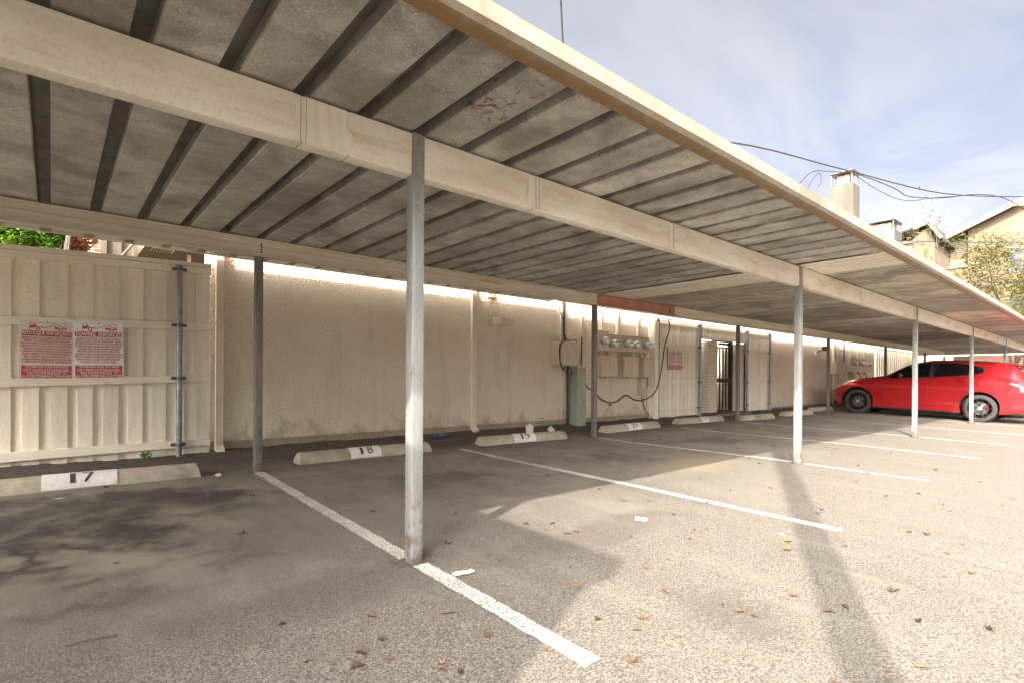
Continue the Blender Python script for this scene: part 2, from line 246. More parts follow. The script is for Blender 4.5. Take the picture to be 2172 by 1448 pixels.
def ground_mat():
    m = bpy.data.materials.new('asphalt'); t, b = sh(m); n = t.nodes.new; l = t.links.new
    b.inputs['Roughness'].default_value = 0.9
    tc = n('ShaderNodeTexCoord'); P = tc.outputs['Object']
    def noise(sc, det=6, rough=0.6, dist=0.0, vec=None):
        o = n('ShaderNodeTexNoise'); o.inputs['Scale'].default_value = sc; o.inputs['Detail'].default_value = det; o.inputs['Roughness'].default_value = rough; o.inputs['Distortion'].default_value = dist; l(vec or P, o.inputs['Vector']); return o.outputs[0]
    def mr(v, a, c, d=0.0, e=1.0):
        o = n('ShaderNodeMapRange'); o.inputs[1].default_value = a; o.inputs[2].default_value = c; o.inputs[3].default_value = d; o.inputs[4].default_value = e; l(v, o.inputs[0]); return o.outputs[0]
    def mix(f, a, c, mode='MIX'):
        o = n('ShaderNodeMixRGB'); o.blend_type = mode
        for i, v in ((0, f), (1, a), (2, c)):
            if isinstance(v, tuple): o.inputs[i].default_value = setcol(v)
            elif isinstance(v, float): o.inputs[i].default_value = v
            else: l(v, o.inputs[i])
        return o.outputs[0]
    def mth(op, a, c):
        o = n('ShaderNodeMath'); o.operation = op
        for i, v in ((0, a), (1, c)):
            if isinstance(v, float): o.inputs[i].default_value = v
            else: l(v, o.inputs[i])
        return o.outputs[0]
    sp = n('ShaderNodeSeparateXYZ'); l(P, sp.inputs[0])
    big = noise(0.45, 5, 0.6, 0.5); mid = noise(2.6, 7, 0.65, 0.3); fine = noise(95, 3, 0.6); grit = noise(230, 2, 0.5)
    # worn, stony surface
    open_ = mix(mr(big, 0.35, 0.65), (0.112, 0.094, 0.073), (0.148, 0.126, 0.099))
    open_ = mix(mr(mid, 0.42, 0.72, 0.0, 0.55), open_, (0.13, 0.112, 0.09))
    vo = n('ShaderNodeTexVoronoi'); vo.inputs['Scale'].default_value = 85; l(P, vo.inputs['Vector'])
    stone = mix(mr(fine, 0.40, 0.60), (0.06, 0.051, 0.04), (0.27, 0.237, 0.192))
    open_ = mix(0.66, open_, stone)
    vc = n('ShaderNodeSeparateColor'); l(vo.outputs['Color'], vc.inputs[0])
    open_ = mix(mth('MULTIPLY', mr(vo.outputs[0], 0.42, 0.25), mr(vc.outputs[0], 0.62, 0.7, 0.0, 0.75)), open_, (0.38, 0.343, 0.287))
    open_ = mix(mth('MULTIPLY', mr(vo.outputs[0], 0.42, 0.25), mr(vc.outputs[1], 0.72, 0.8, 0.0, 0.7)), open_, (0.09, 0.078, 0.065))
    # sealed, smoother surface of the stalls: oil-darkened, wobbly edge near the front posts
    seal = mix(mr(mid, 0.35, 0.68), (0.115, 0.098, 0.076), (0.215, 0.187, 0.148))
    seal = mix(mr(noise(0.9, 6, 0.65, 1.0), 0.42, 0.66, 0.0, 0.8), seal, (0.255, 0.225, 0.18))
    seal = mix(mr(grit, 0.45, 0.62, 0.0, 0.35), seal, (0.34, 0.305, 0.25))
    edge = mth('ADD', sp.outputs[1], mth('MULTIPLY', mth('SUBTRACT', noise(0.8, 6, 0.6, 0.4), 0.5), 3.0))
    f = mr(edge, -0.6, 1.6)
    col = mix(f, open_, seal)
    # tar-black strip along the wall where runoff lies
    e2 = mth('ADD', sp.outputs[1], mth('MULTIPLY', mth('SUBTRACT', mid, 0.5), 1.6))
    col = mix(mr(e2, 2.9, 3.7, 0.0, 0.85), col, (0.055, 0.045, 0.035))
    # oil rings in the first stall
    def blob(cx, cy, rx, ry):
        d = n('ShaderNodeVectorMath'); d.operation = 'SUBTRACT'; l(P, d.inputs[0]); d.inputs[1].default_value = (cx, cy, 0)
        s = n('ShaderNodeVectorMath'); s.operation = 'MULTIPLY'; l(d.outputs[0], s.inputs[0]); s.inputs[1].default_value = (1 / rx, 1 / ry, 0)
        g = n('ShaderNodeVectorMath'); g.operation = 'LENGTH'; l(s.outputs[0], g.inputs[0]); return g.outputs['Value']
    wob = noise(1.2, 5, 0.5, 0.15)
    ringn = mth('ADD', blob(-1.35, 1.55, 0.75, 0.85), mth('MULTIPLY', mth('SUBTRACT', wob, 0.5), 3.4))
    rings = mth('FRACT', mth('MULTIPLY', ringn, 1.5), 0.0)
    line = mr(mth('ABSOLUTE', mth('SUBTRACT', rings, 0.5), 0.0), 0.02, 0.30, 1.0, 0.0)
    msk = mr(blob(-1.35, 1.45, 1.0, 1.35), 1.1, 0.5)
    col = mix(mth('MULTIPLY', mth('MULTIPLY', line, msk), mr(noise(1.3, 4), 0.36, 0.56, 0.0, 0.95)), col, (0.03, 0.024, 0.017))
    wet = mth('ADD', blob(-1.5, 2.2, 1.2, .9), mth('MULTIPLY', mth('SUBTRACT', noise(1.9, 7, .62, .15), 0.5), 3.2))
    col = mix(mr(wet, 1.1, 0.6, 0.0, 0.88), col, (0.036, 0.030, 0.023))
    col = mix(mth('MULTIPLY', msk, mr(noise(1.8, 6, 0.6, 0.2), 0.46, 0.64, 0.0, 0.75)), col, (0.31, 0.265, 0.195))
    strk = n('ShaderNodeMapping'); strk.inputs['Scale'].default_value = (2.6, .35, 1); l(P, strk.inputs[0])
    col = mix(mr(noise(1.2, 6, .6, .3, strk.outputs[0]), 0.5, 0.74, 0.0, 0.28), col, (0.085, 0.072, 0.056))
    col = mix(mr(noise(1.7, 6, .6, .3, strk.outputs[0]), 0.56, 0.76, 0.0, 0.22), col, (0.33, 0.295, 0.24))
    for bx, by, rx, ry, am in ((1.4, 1.9, .7, .5, .6), (4.1, 1.6, .6, .7, .5), (6.9, 1.8, .8, .5, .6), (9.6, 1.5, .7, .7, .5), (-.5, -.1, 1.0, .35, .4), (1.4, -.3, 1.3, .3, .4), (0.9, -1.5, .35, .3, .4)):
        bl = mth('ADD', blob(bx, by, rx, ry), mth('MULTIPLY', mth('SUBTRACT', mid, 0.5), 2.2))
        col = mix(mr(bl, 1.0, 0.45, 0.0, am), col, (0.075, 0.062, 0.048))
    # clay-coloured drift of dust in the third stall
    col = mix(mr(mth('ADD', blob(4.4, .75, 1.0, .5), mth('MULTIPLY', mth('SUBTRACT', mid, 0.5), 1.8)), 1.0, 0.3, 0.0, 0.5), col, (0.33, 0.25, 0.13))
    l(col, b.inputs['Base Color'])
    bp = n('ShaderNodeBump'); bp.inputs['Strength'].default_value = 0.8; bp.inputs['Distance'].default_value = 0.006
    hgt = mth('ADD', mth('MULTIPLY', fine, 1.0), mth('MULTIPLY', grit, 0.35))
    l(mth('MULTIPLY', hgt, mr(f, 0.0, 1.0, 1.0, 0.35)), bp.inputs['Height']); l(bp.outputs[0], b.inputs['Normal'])
    return m
M['asphalt'] = ground_mat()

def line_mat():
    m = bpy.data.materials.new('worn_line_paint'); t, b = sh(m); n = t.nodes.new; l = t.links.new
    b.inputs['Roughness'].default_value = 0.8
    tc = n('ShaderNodeTexCoord')
    a = n('ShaderNodeTexNoise'); a.inputs['Scale'].default_value = 95; a.inputs['Detail'].default_value = 3; l(tc.outputs['Object'], a.inputs['Vector'])
    c = n('ShaderNodeTexNoise'); c.inputs['Scale'].default_value = 3; c.inputs['Detail'].default_value = 5; l(tc.outputs['Object'], c.inputs['Vector'])
    s = n('ShaderNodeMath'); s.operation = 'MULTIPLY_ADD'; l(c.outputs[0], s.inputs[0]); s.inputs[1].default_value = 0.35; l(a.outputs[0], s.inputs[2])
    r = n('ShaderNodeMapRange'); r.inputs[1].default_value = 0.575; r.inputs[2].default_value = 0.66; l(s.outputs[0], r.inputs[0])
    x = n('ShaderNodeMixRGB'); l(r.outputs[0], x.inputs[0]); x.inputs[1].default_value = (0.17, 0.15, 0.125, 1); x.inputs[2].default_value = (0.60, 0.56, 0.49, 1)
    l(x.outputs[0], b.inputs['Base Color'])
    return m
M['line'] = line_mat()

# ---------------------------------------------------------------- mesh helpers
class MB:
    def __init__(s): s.v = []; s.f = []
    def add(s, vs, fs):
        o = len(s.v); s.v += [tuple(p) for p in vs]; s.f += [tuple(i + o for i in f) for f in fs]; return s
    def box(s, x0, x1, y0, y1, z0, z1):
        return s.add([(x0, y0, z0), (x1, y0, z0), (x1, y1, z0), (x0, y1, z0), (x0, y0, z1), (x1, y0, z1), (x1, y1, z1), (x0, y1, z1)],
                     [(0, 3, 2, 1), (4, 5, 6, 7), (0, 1, 5, 4), (1, 2, 6, 5), (2, 3, 7, 6), (3, 0, 4, 7)])
    def hexa(s, p): return s.add(p, [(0, 3, 2, 1), (4, 5, 6, 7), (0, 1, 5, 4), (1, 2, 6, 5), (2, 3, 7, 6), (3, 0, 4, 7)])
    def bar(s, a, b, wx, wz, up=(0, 0, 1)):
        a = Vector(a); b = Vector(b); d = (b - a).normalized(); sd = d.cross(Vector(up))
        if sd.length < 1e-4: sd = d.cross(Vector((0, 1, 0)))
        sd.normalize(); u = sd.cross(d)
        p = []
        for q in (a, b):
            for i, j in ((-1, -1), (1, -1), (1, 1), (-1, 1)): p.append(q + sd * i * wx / 2 + u * j * wz / 2)
        return s.add(p, [(0, 1, 2, 3), (7, 6, 5, 4), (0, 4, 5, 1), (1, 5, 6, 2), (2, 6, 7, 3), (3, 7, 4, 0)])
    def prism(s, poly, fn, a, b):
        """poly of 2D points swept from a to b; fn(p, t) -> xyz"""
        n = len(poly); vs = [fn(p, a) for p in poly] + [fn(p, b) for p in poly]
        fs = [tuple(range(n))[::-1], tuple(range(n, 2 * n))] + [(i, (i + 1) % n, n + (i + 1) % n, n + i) for i in range(n)]
        return s.add(vs, fs)
    def tube(s, pts, r, n=8, cap=True):
        pts = [Vector(p) for p in pts]; m = len(pts); rs = r if isinstance(r, (list, tuple)) else [r] * m
        vs = []; ref = None
        for i, p in enumerate(pts):
            d = (pts[min(i + 1, m - 1)] - pts[max(i - 1, 0)]).normalized()
            if ref is None: ref = d.orthogonal().normalized()
            u = (ref - d * ref.dot(d));
            u = u.normalized() if u.length > 1e-5 else d.orthogonal().normalized()
            ref = u; q = d.cross(u)
            for k in range(n):
                a = 2 * math.pi * k / n; vs.append(p + (u * math.cos(a) + q * math.sin(a)) * rs[i])
        fs = [(i * n + k, i * n + (k + 1) % n, (i + 1) * n + (k + 1) % n, (i + 1) * n + k) for i in range(m - 1) for k in range(n)]
        if cap: fs += [tuple(range(n))[::-1], tuple((m - 1) * n + k for k in range(n))]
        return s.add(vs, fs)
    def lathe(s, prof, n=24, axis='z', c=(0, 0, 0), cap=True):
        vs = []
        for r, h in prof:
            for k in range(n):
                a = 2 * math.pi * k / n; p = (r * math.cos(a), r * math.sin(a), h)
                if axis == 'x': p = (h, p[0], p[1])
                if axis == 'y': p = (p[0], h, p[1])
                vs.append((p[0] + c[0], p[1] + c[1], p[2] + c[2]))
        m = len(prof)
        fs = [(i * n + k, i * n + (k + 1) % n, (i + 1) * n + (k + 1) % n, (i + 1) * n + k) for i in range(m - 1) for k in range(n)]
        if cap: fs += [tuple(range(n))[::-1], tuple((m - 1) * n + k for k in range(n))]
        return s.add(vs, fs)
    def mesh(s, name, m, smooth=False, bevel=0.0, seg=1):
        me = bpy.data.meshes.new(name); me.from_pydata(s.v, [], s.f); me.materials.append(m)
        b = bmesh.new(); b.from_mesh(me)
        bmesh.ops.recalc_face_normals(b, faces=b.faces)
        if bevel: bmesh.ops.bevel(b, geom=b.edges[:], offset=bevel, segments=seg, affect='EDGES', profile=0.5, clamp_overlap=True)
        if smooth:
            for f in b.faces: f.smooth = True
            for e in b.edges:
                if len(e.link_faces) == 2 and e.calc_face_angle(0) > 0.7: e.smooth = False
        b.to_mesh(me); b.free(); return me
    def build(s, name, m, parent=None, smooth=False, bevel=0.0, seg=1, local=False):
        return link(name, s.mesh(name, m, smooth, bevel, seg), parent, local)
def link(name, me, parent=None, local=False):
    o = bpy.data.objects.new(name, me); COL.objects.link(o)
    if parent:
        o.parent = parent
        if not local and parent.type == 'EMPTY': o.matrix_parent_inverse = Matrix.Translation(-Vector(parent.location))
    return o
def tag(o, label, cat, group=None):
    o['label'] = label; o['category'] = cat
    if group: o['group'] = group
    return o
def thing(name, label, cat, loc=(0, 0, 0), group=None):
    o = bpy.data.objects.new(name, None); COL.objects.link(o); o.location = loc; o.empty_display_size = 0.2
    return tag(o, label, cat, group)
def structure(o): o['kind'] = 'structure'; return o
def sub(name, mb, m, parent, **k):          # sub-part under a mesh part (parent mesh sits at world identity)
    return mb.build(name, m, parent, local=True, **k)

def text_mesh(txt, cuts=0):
    c = bpy.data.curves.new('t', 'FONT'); c.body = txt; c.resolution_u = 2
    o = bpy.data.objects.new('t', c); COL.objects.link(o)
    dg = bpy.context.evaluated_depsgraph_get(); me = o.evaluated_get(dg).to_mesh()
    v = [tuple(p.co) for p in me.vertices]; f = [tuple(p.vertices) for p in me.polygons]
    o.evaluated_get(dg).to_mesh_clear(); bpy.data.objects.remove(o); bpy.data.curves.remove(c)
    x0 = min(p[0] for p in v); x1 = max(p[0] for p in v); y0 = min(p[1] for p in v); y1 = max(p[1] for p in v)
    v = [((p[0] - x0) / (x1 - x0), (p[1] - y0) / (y1 - y0)) for p in v]
    if cuts:
        b = bmesh.new(); vv = [b.verts.new((p[0], p[1], 0)) for p in v]
        for t in f:
            try: b.faces.new([vv[i] for i in t])
            except ValueError: pass
        for k in range(1, cuts): bmesh.ops.bisect_plane(b, geom=b.verts[:] + b.edges[:] + b.faces[:], plane_co=(0, k / cuts, 0), plane_no=(0, 1, 0))
        b.verts.index_update(); v = [(p.co.x, p.co.y) for p in b.verts]; f = [tuple(q.index for q in t.verts) for t in b.faces]; b.free()
    return v, f

# ---------------------------------------------------------------- ground
def gz(x, y):
    yy = max(-8.0, min(7.0, y)); z = 0.033 * yy
    z += 0.045 * math.exp(-((x - 6.3) / 3.3) ** 2) * max(0.0, min(1.0, (2.6 - y) / 2.2)) * max(0.0, min(1.0, (y + 8) / 4))
    return z
xs = [-600, -200, -60, -20] + [-10 + .5 * i for i in range(60)] + [20, 24, 30, 40, 60, 120, 300, 900]
ys = [-600, -200, -60, -20, -8, -6, -5] + [-4 + .25 * i for i in range(36)] + [5.5, 7, 12, 30, 100, 300, 700]
mb = MB(); nx = len(xs)
mb.add([(x, y, gz(x, y)) for y in ys for x in xs], [(j * nx + i, j * nx + i + 1, (j + 1) * nx + i + 1, (j + 1) * nx + i) for j in range(len(ys) - 1) for i in range(nx - 1)])
ground = structure(mb.build('ground', M['asphalt'], smooth=True))

# painted stall lines: thin sheets with ragged edges
def stall_line(x0, y0, x1, y1, wd=0.1):
    n = max(8, int(abs(y1 - y0) / 0.06)); L = []; R = []
    for i in range(n + 1):
        t = i / n; x = x0 + (x1 - x0) * t; y = y0 + (y1 - y0) * t
        a = wd / 2 + rng.uniform(-.005, .005); c = wd / 2 + rng.uniform(-.005, .005)
        L.append((x - a, y, gz(x - a, y) + .005)); R.append((x + c, y, gz(x + c, y) + .005))
    b = MB(); b.add(L + R, [(i, i + 1, n + 2 + i, n + 1 + i) for i in range(n)])
    sub('parking_line', b, M['line'], ground)
for a in ((0.0, 3.15, -0.005, .07), (0.005, -.075, 0.01, -1.40), (2.70, 3.33, 2.86, -1.38), (5.40, 3.14, 5.60, .07), (5.61, -.07, 5.68, -1.36),
          (8.2, 3.3, 8.52, -1.38), (10.75, 3.2, 11.2, .07), (11.22, -.07, 11.3, -1.4), (13.8, 3.2, 14.05, -1.4), (16.3, 3.1, 16.82, .07), (16.84, -.07, 16.86, -1.4), (19.6, 3.2, 19.7, -1.4), (22.4, 3.2, 22.45, -1.4)):
    stall_line(*a)

# dark irregular discs on the ground round the post feet
for px_, py_ in [(5.61 * i, 0) for i in range(5)] + [(x_, 3.2) for x_ in (0, 5.38, 10.46, 16.1)]:
    n_ = 18; q = MB(); q.v = [(px_, py_, gz(px_, py_) + .004)]
    for k in range(n_):
        a = 2 * math.pi * k / n_; r_ = rng.uniform(.085, .15); xx = px_ + r_ * math.cos(a); yy = py_ + r_ * math.sin(a); q.v.append((xx, yy, gz(xx, yy) + .0035))
    q.f = [(0, k + 1, (k + 1) % n_ + 1) for k in range(n_)]
    sub('tar_patch', q, M['tar'], ground)
# soil drifted against the foot of the wall
mb = MB(); n = 150; K = 7
for i in range(n + 1):
    x = -7 + 40 * i / n
    for k in range(K):
        t = k / (K - 1); y = 3.72 + .9 * t + (rng.uniform(-.1, .1) if k < K - 1 else 0)
        h = (0.0 if k == 0 else .012 + .055 * t * t + rng.uniform(-.006, .012)); mb.v.append((x, y, gz(x, y) + h - (.01 if k == 0 else 0)))
for i in range(n):
    for k in range(K - 1): mb.f.append((i * K + k, (i + 1) * K + k, (i + 1) * K + k + 1, i * K + k + 1))
soil = structure(mb.build('soil', M['soil'], smooth=True))
# ---------------------------------------------------------------- carport
RZ = 2.56; XEND = 31.2
cp = thing('carport', 'long flat-roofed metal carport with steel posts over the numbered stalls', 'carport', (0, 0, 0))
# posts
def post(x, y, ztop, m, wx=.076, wy=.076):
    z0 = gz(x, y) - .03
    MB().box(x - wx / 2, x + wx / 2, y - wy / 2, y + wy / 2, z0, ztop).build('post', m, cp, bevel=.007, seg=2, smooth=True)
for i in range(-1, 6): post(5.61 * i, -.005, RZ - .012, M['galv'], .08, .08)
for x in (-5.5, 0, 5.38, 10.46, 16.1, 21.8, 27.5): post(x, 3.2, 2.36, M['galv_old'])
# front beam: box sections welded end to end; the post stands proud of it
fs = [-5.9, -2.9, -.68, -.43, .94, 2.68, 4.9, 7.9, 11.0, 13.9, 17.3, 20.6, 24, 27.5, XEND - .05]
for i in range(len(fs) - 1):
    g = .0025
    MB().box(fs[i] + g, fs[i + 1] - g, -.028, .07, 2.298, 2.548).build('front_beam', M['beam'], cp, bevel=.012, seg=2, smooth=True)
    if i > 0: MB().box(fs[i] - .02, fs[i] + .02, -.022, .064, 2.304, 2.542).build('splice_plate', M['beam_back'], cp)
for x_, w0, w1 in ((-.68, .02, .25), (.94, .05, .06), (2.68, .03, .05), (7.9, .03, .2), (11.0, .03, .12)):
    q = MB(); n_ = 9
    q.v = [(x_ - w0 - rng.uniform(0, .012), -.0302, 2.31 + .225 * i / n_) for i in range(n_ + 1)] + [(x_ + w1 + rng.uniform(0, .03), -.0302, 2.31 + .225 * i / n_) for i in range(n_ + 1)]
    q.f = [(i, i + 1, n_ + 2 + i, n_ + 1 + i) for i in range(n_)]
    q.build('primer_patch', M['galv_cream'], cp)
    for k in range(2):
        xx = x_ + rng.uniform(-.01, .05) + .012 * k
        MB().tube([(xx + rng.uniform(-.003, .003), -.0308, 2.535 - .235 * i / 7) for i in range(8)], .0012, 4).build('drip_stain', M['drip'], cp)
# back beam: C sections with rolled lips
def cprof(z0, z1, y):
    h = z1 - z0
    return [(y - .03, z0), (y - .03, z0 + .018), (y - .004, z0 + .024), (y - .004, z0 + h * .38), (y - .012, z0 + h * .42), (y - .012, z0 + h * .58), (y - .004, z0 + h * .62), (y - .004, z1 - .024), (y - .03, z1 - .018), (y - .03, z1), (y + .05, z1), (y + .05, z0)]
bs = [(-5.9, -2.75), (-2.75, 2.80), (2.80, 5.42), (7.80, 10.5), (10.5, 16.1), (16.1, 21.8), (21.8, XEND - .05)]
for a, b_ in bs:
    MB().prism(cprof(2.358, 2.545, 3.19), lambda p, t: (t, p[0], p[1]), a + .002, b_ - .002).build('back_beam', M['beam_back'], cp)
red = MB().prism([(3.16, 2.375), (3.16, 2.387), (3.186, 2.391), (3.186, 2.533), (3.16, 2.537), (3.16, 2.549), (3.235, 2.549), (3.235, 2.375)], lambda p, t: (t, p[0], p[1]), 5.424, 7.796).build('replacement_beam', M['primer'], cp)
red['label'] = 'rust-red primed replacement length of the rear beam'
MB().box(7.60, 7.615, 3.155, 3.186, 2.392, 2.532).build('stiffener', M['primer'], cp)
b = MB()
for i in range(9): b.box(2.87 + i * .045, 2.87 + i * .045 + .05, 3.152, 3.1555, 2.455 + .006 * math.sin(i * 2), 2.472 + .006 * math.sin(i * 2 + 1))
b.build('crayon_mark', M['yellow_mark'], cp)
b = MB()
for i in range(4): b.lathe([(.004, 3.176), (.010, 3.178), (.010, 3.187)], 8, 'y', (.02, 0, 2.412 + i * .026))
b.build('bolt_row', M['black'], cp)
# deck: flat pans between raised ribs (each pan and each rib cap its own piece)
Y0, Y1 = -1.03, 4.38; P = .3432
pan_w = P - .085
pan = MB(); pan.box(0, pan_w, Y0, Y1, RZ, RZ + .003); pan_me = None
x = -6.2 + .02; k0 = int((-6.2 - .055) / P)
pan_mesh = MB().prism([(0, .012), (.006, .0), (.10, .0), (.104, .003), (.155, .003), (.159, 0), (pan_w - .006, 0), (pan_w, .012), (pan_w, .10), (pan_w - .003, .10), (pan_w - .003, .012), (.003, .012), (.003, .10), (0, .10)],
                      lambda p, t: (p[0], t, p[1]), Y0, Y1)
pan_mesh = MB().prism([(0, .085), (0, .008), (.006, 0), (pan_w - .006, 0), (pan_w, .008), (pan_w, .085), (pan_w - .003, .085), (pan_w - .003, .009), (pan_w - .008, .003), (.008, .003), (.003, .009), (.003, .085)],
                      lambda p, t: (p[0], t, p[1]), 0, 1)
for k in range(-18, 16):
    xl = .057 + P * k
    if xl < -5.9: continue
    q = MB(); dz = rng.uniform(-.002, .002)
    q.prism([(xl + a, RZ + dz + c) for a, c in ((0, .085), (0, .008), (.006, 0), (pan_w - .006, 0), (pan_w, .008), (pan_w, .085), (pan_w - .003, .085), (pan_w - .003, .009), (pan_w - .008, .003), (.008, .003), (.003, .009), (.003, .085))],
            lambda p, t: (p[0], t, p[1]), Y0, Y1)
    q.build('roof_panel', M['deck'], cp)
    r = MB()
    xr = xl + pan_w
    r.prism([(xr - .02, RZ + .0765), (xr + .105, RZ + .0765), (xr + .105, RZ + .09), (xr - .02, RZ + .09)], lambda p, t: (p[0], t, p[1]), Y0, Y1)
    r.prism([(xr + .012, RZ + .07), (xr + .05, RZ + .07), (xr + .05, RZ + .0762), (xr + .012, RZ + .0762)], lambda p, t: (p[0], t, p[1]), Y0 + .02, Y1 - .02)
    r.build('roof_rib', M['rib'], cp)
# finer corrugated sheets further on
x = 5.56; i = 0
while x < XEND:
    wd = .92 if i else .88; n = 5; pt = wd / n; poly = []
    for j in range(n):
        a = x + j * pt
        poly += [(a, RZ), (a + pt * .70, RZ), (a + pt * .74, RZ + .035), (a + pt * .96, RZ + .035)]
    poly.append((x + wd - .002, RZ))
    poly = poly + [(p[0], p[1] + .003) for p in reversed(poly)]
    mm = M['deck_pale'] if i == 0 else (M['deck_brown'] if i < 3 else (M['deck_dark'] if i % 5 < 3 else M['deck_brown']))
    MB().prism(poly, lambda p, t: (p[0], t, p[1]), Y0, 4.32).build('roof_sheet', mm, cp)
    x += wd; i += 1
# roof skin above the deck so daylight does not leak between the pieces
MB().box(-5.9, XEND, Y0 + .01, 4.30, RZ + .092, RZ + .097).build('roof_cover', M['deck_pale'], cp)
# gutter: folded trough along the front edge, in lengths
gp = [(-1.03, 2.505), (-1.03, 2.60), (-1.033, 2.60), (-1.033, 2.511), (-1.116, 2.511), (-1.135, 2.53), (-1.137, 2.585), (-1.125, 2.592), (-1.125, 2.598), (-1.145, 2.60), (-1.1425, 2.526), (-1.12, 2.505)]
gx = [-5.9, -2.78, -.62, 2.42, 5.47, 8.5, 11.55, 14.6, 17.65, 20.7, 23.75, 26.8, XEND]
for i in range(len(gx) - 1):
    dz = rng.uniform(-.002, .002)
    MB().prism([(p[0], p[1] + dz) for p in gp], lambda p, t: (t, p[0], p[1]), gx[i] + .0015, gx[i + 1] - .0015).build('gutter', M['gutter'], cp)
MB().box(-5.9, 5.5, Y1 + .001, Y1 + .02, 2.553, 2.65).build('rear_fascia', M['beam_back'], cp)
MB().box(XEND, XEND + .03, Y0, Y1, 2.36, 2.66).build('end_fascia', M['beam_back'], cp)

# ---------------------------------------------------------------- stucco building on the left
WY = 4.55
bA = thing('stucco_building', 'cream stucco building wall behind stalls 18 to 20, with two downspouts', 'building', (4.3, WY, .15))
def stucco_wall(x0, x1, y0, y1, z0, z1, parent, m, ground_z=0.0):
    MB().box(x0, x1, y0, y1, z0, z1).build('wall', m, parent)
    MB().box(x0 + .012, x1 - .012, y0 + .012, y1 - .012, ground_z, z0 + .004).build('foundation', M['foundation'], parent)
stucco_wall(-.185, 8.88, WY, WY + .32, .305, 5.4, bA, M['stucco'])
MB().box(2.2, 8.87, WY + .321, 10.5, 0, 5.39).build('wing', M['stucco_far'], bA)
MB().box(2.0, 9.1, WY - .10, 10.7, 5.4, 5.55).build('roof_edge', M['trim'], bA)
def downspout(x, parent, ztop=5.3, zb=.2):
    b = MB(); y1 = WY - .004; y0 = y1 - .06; hw = .042
    b.box(x - hw, x + hw, y0, y1, zb + .07, ztop)
    b.hexa([(x - hw, y0, zb + .07), (x + hw, y0, zb + .07), (x + hw, y1, zb + .07), (x - hw, y1, zb + .07)][::1] + [(x - hw, y0, zb + .071), (x + hw, y0, zb + .071), (x + hw, y1, zb + .071), (x - hw, y1, zb + .071)])
    d = b.build('downspout', M['trim'], parent, bevel=.006)
    e = MB(); e.prism([(y1, zb + .075), (y0, zb + .075), (y0 - .09, zb - .015), (y0 - .06, zb - .05), (y1, zb + .02)], lambda p, t: (t, p[0], p[1]), x - hw - .003, x + hw + .003)
    sub('outlet', e, M['trim'], d)
    for zz in (1.75, 2.9):
        sub('strap', MB().box(x - hw - .012, x + hw + .012, y0 - .002, y1, zz, zz + .028), M['trim'], d)
    return d
downspout(-.088, bA); downspout(3.79, bA, zb=.235)
b = MB().box(5.93, 5.975, WY - .022, WY - .002, .31, 5.3); b.build('trim_board', M['trim'], bA)
b = MB().box(6.02, 6.10, WY - .034, WY - .002, 1.85, 5.3); b.build('wire_channel', M['trim'], bA)
b = MB().box(6.24, 6.83, WY - .006, WY - .001, .912, .922); b.box(6.83, 6.836, WY - .006, WY - .001, .31, .922); b.build('stucco_seam', M['utility'], bA)
# conduits on the wall
for xx, r, za, zb in ((6.54, .012, 1.35, 5.2), (7.14, .022, 2.09, 5.2), (7.65, .04, 2.03, 5.2), (8.39, .04, 2.02, 5.2)):
    yy = WY - r - .006
    c = MB().tube([(xx, yy, za), (xx, yy, zb)], r, 12).build('conduit', M['trim'], bA, smooth=True)
    if r > .03: sub('hub', MB().lathe([(r * 1.5, za), (r * 1.5, za + .03), (r * 1.25, za + .045), (r * 1.25, za + .08)], 14, 'z', (xx, yy, 0)), M['utility'], c)
# vent louvre
v = MB().box(4.10, 4.26, WY - .03, WY - .002, 2.50, 2.64).build('vent_louvre', M['trim'], bA)
for i in range(4): sub('louvre_slat', MB().box(4.115, 4.245, WY - .045, WY - .031, 2.515 + i * .03, 2.528 + i * .03), M['trim'], v)
b = MB().box(5.35, 5.48, WY - .012, WY - .002, .345, .357); b.build('weep_hole', M['black'], bA)
b = MB().tube([(7.45, WY - .002, .55), (7.45, WY - .05, .55)], .02, 8); b.build('hose_stub', M['black'], bA)

# floodlight
def floodlight(x, y, z, label, s=1.0):
    t = thing('floodlight', label, 'light', (x, y, z))
    MB().box(x - .055, x + .015, y - .03, y, z - .06, z + .07).build('junction_box', M['trim'], t, bevel=.005)
    b = MB().prism([(-.05, .10), (-.05, .03), (-.06, -.02), (-.30, -.05), (-.335, .03), (-.30, .08)], lambda p, q: (q, y + p[0] * s, z + p[1] * s), x - .02, x + .24 * s)
    b.build('housing', M['trim'], t, bevel=.008)
    b = MB(); b.hexa([(x, y - .08 * s, z - .032 * s), (x + .22 * s, y - .08 * s, z - .032 * s), (x + .22 * s, y - .285 * s, z - .056 * s), (x, y - .285 * s, z - .056 * s),
                      (x, y - .08 * s, z - .020 * s), (x + .22 * s, y - .08 * s, z - .020 * s), (x + .22 * s, y - .285 * s, z - .044 * s), (x, y - .285 * s, z - .044 * s)])
    b.build('lens', M['lens'], t)
    return t
floodlight(4.20, WY, 2.06, 'cream box floodlight on the stucco wall above wheel stop 19')
MB().tube([(4.17, WY - .015, 2.13), (4.17, WY - .015, 2.52)], .010, 8).build('feed_conduit', M['trim'], bA)

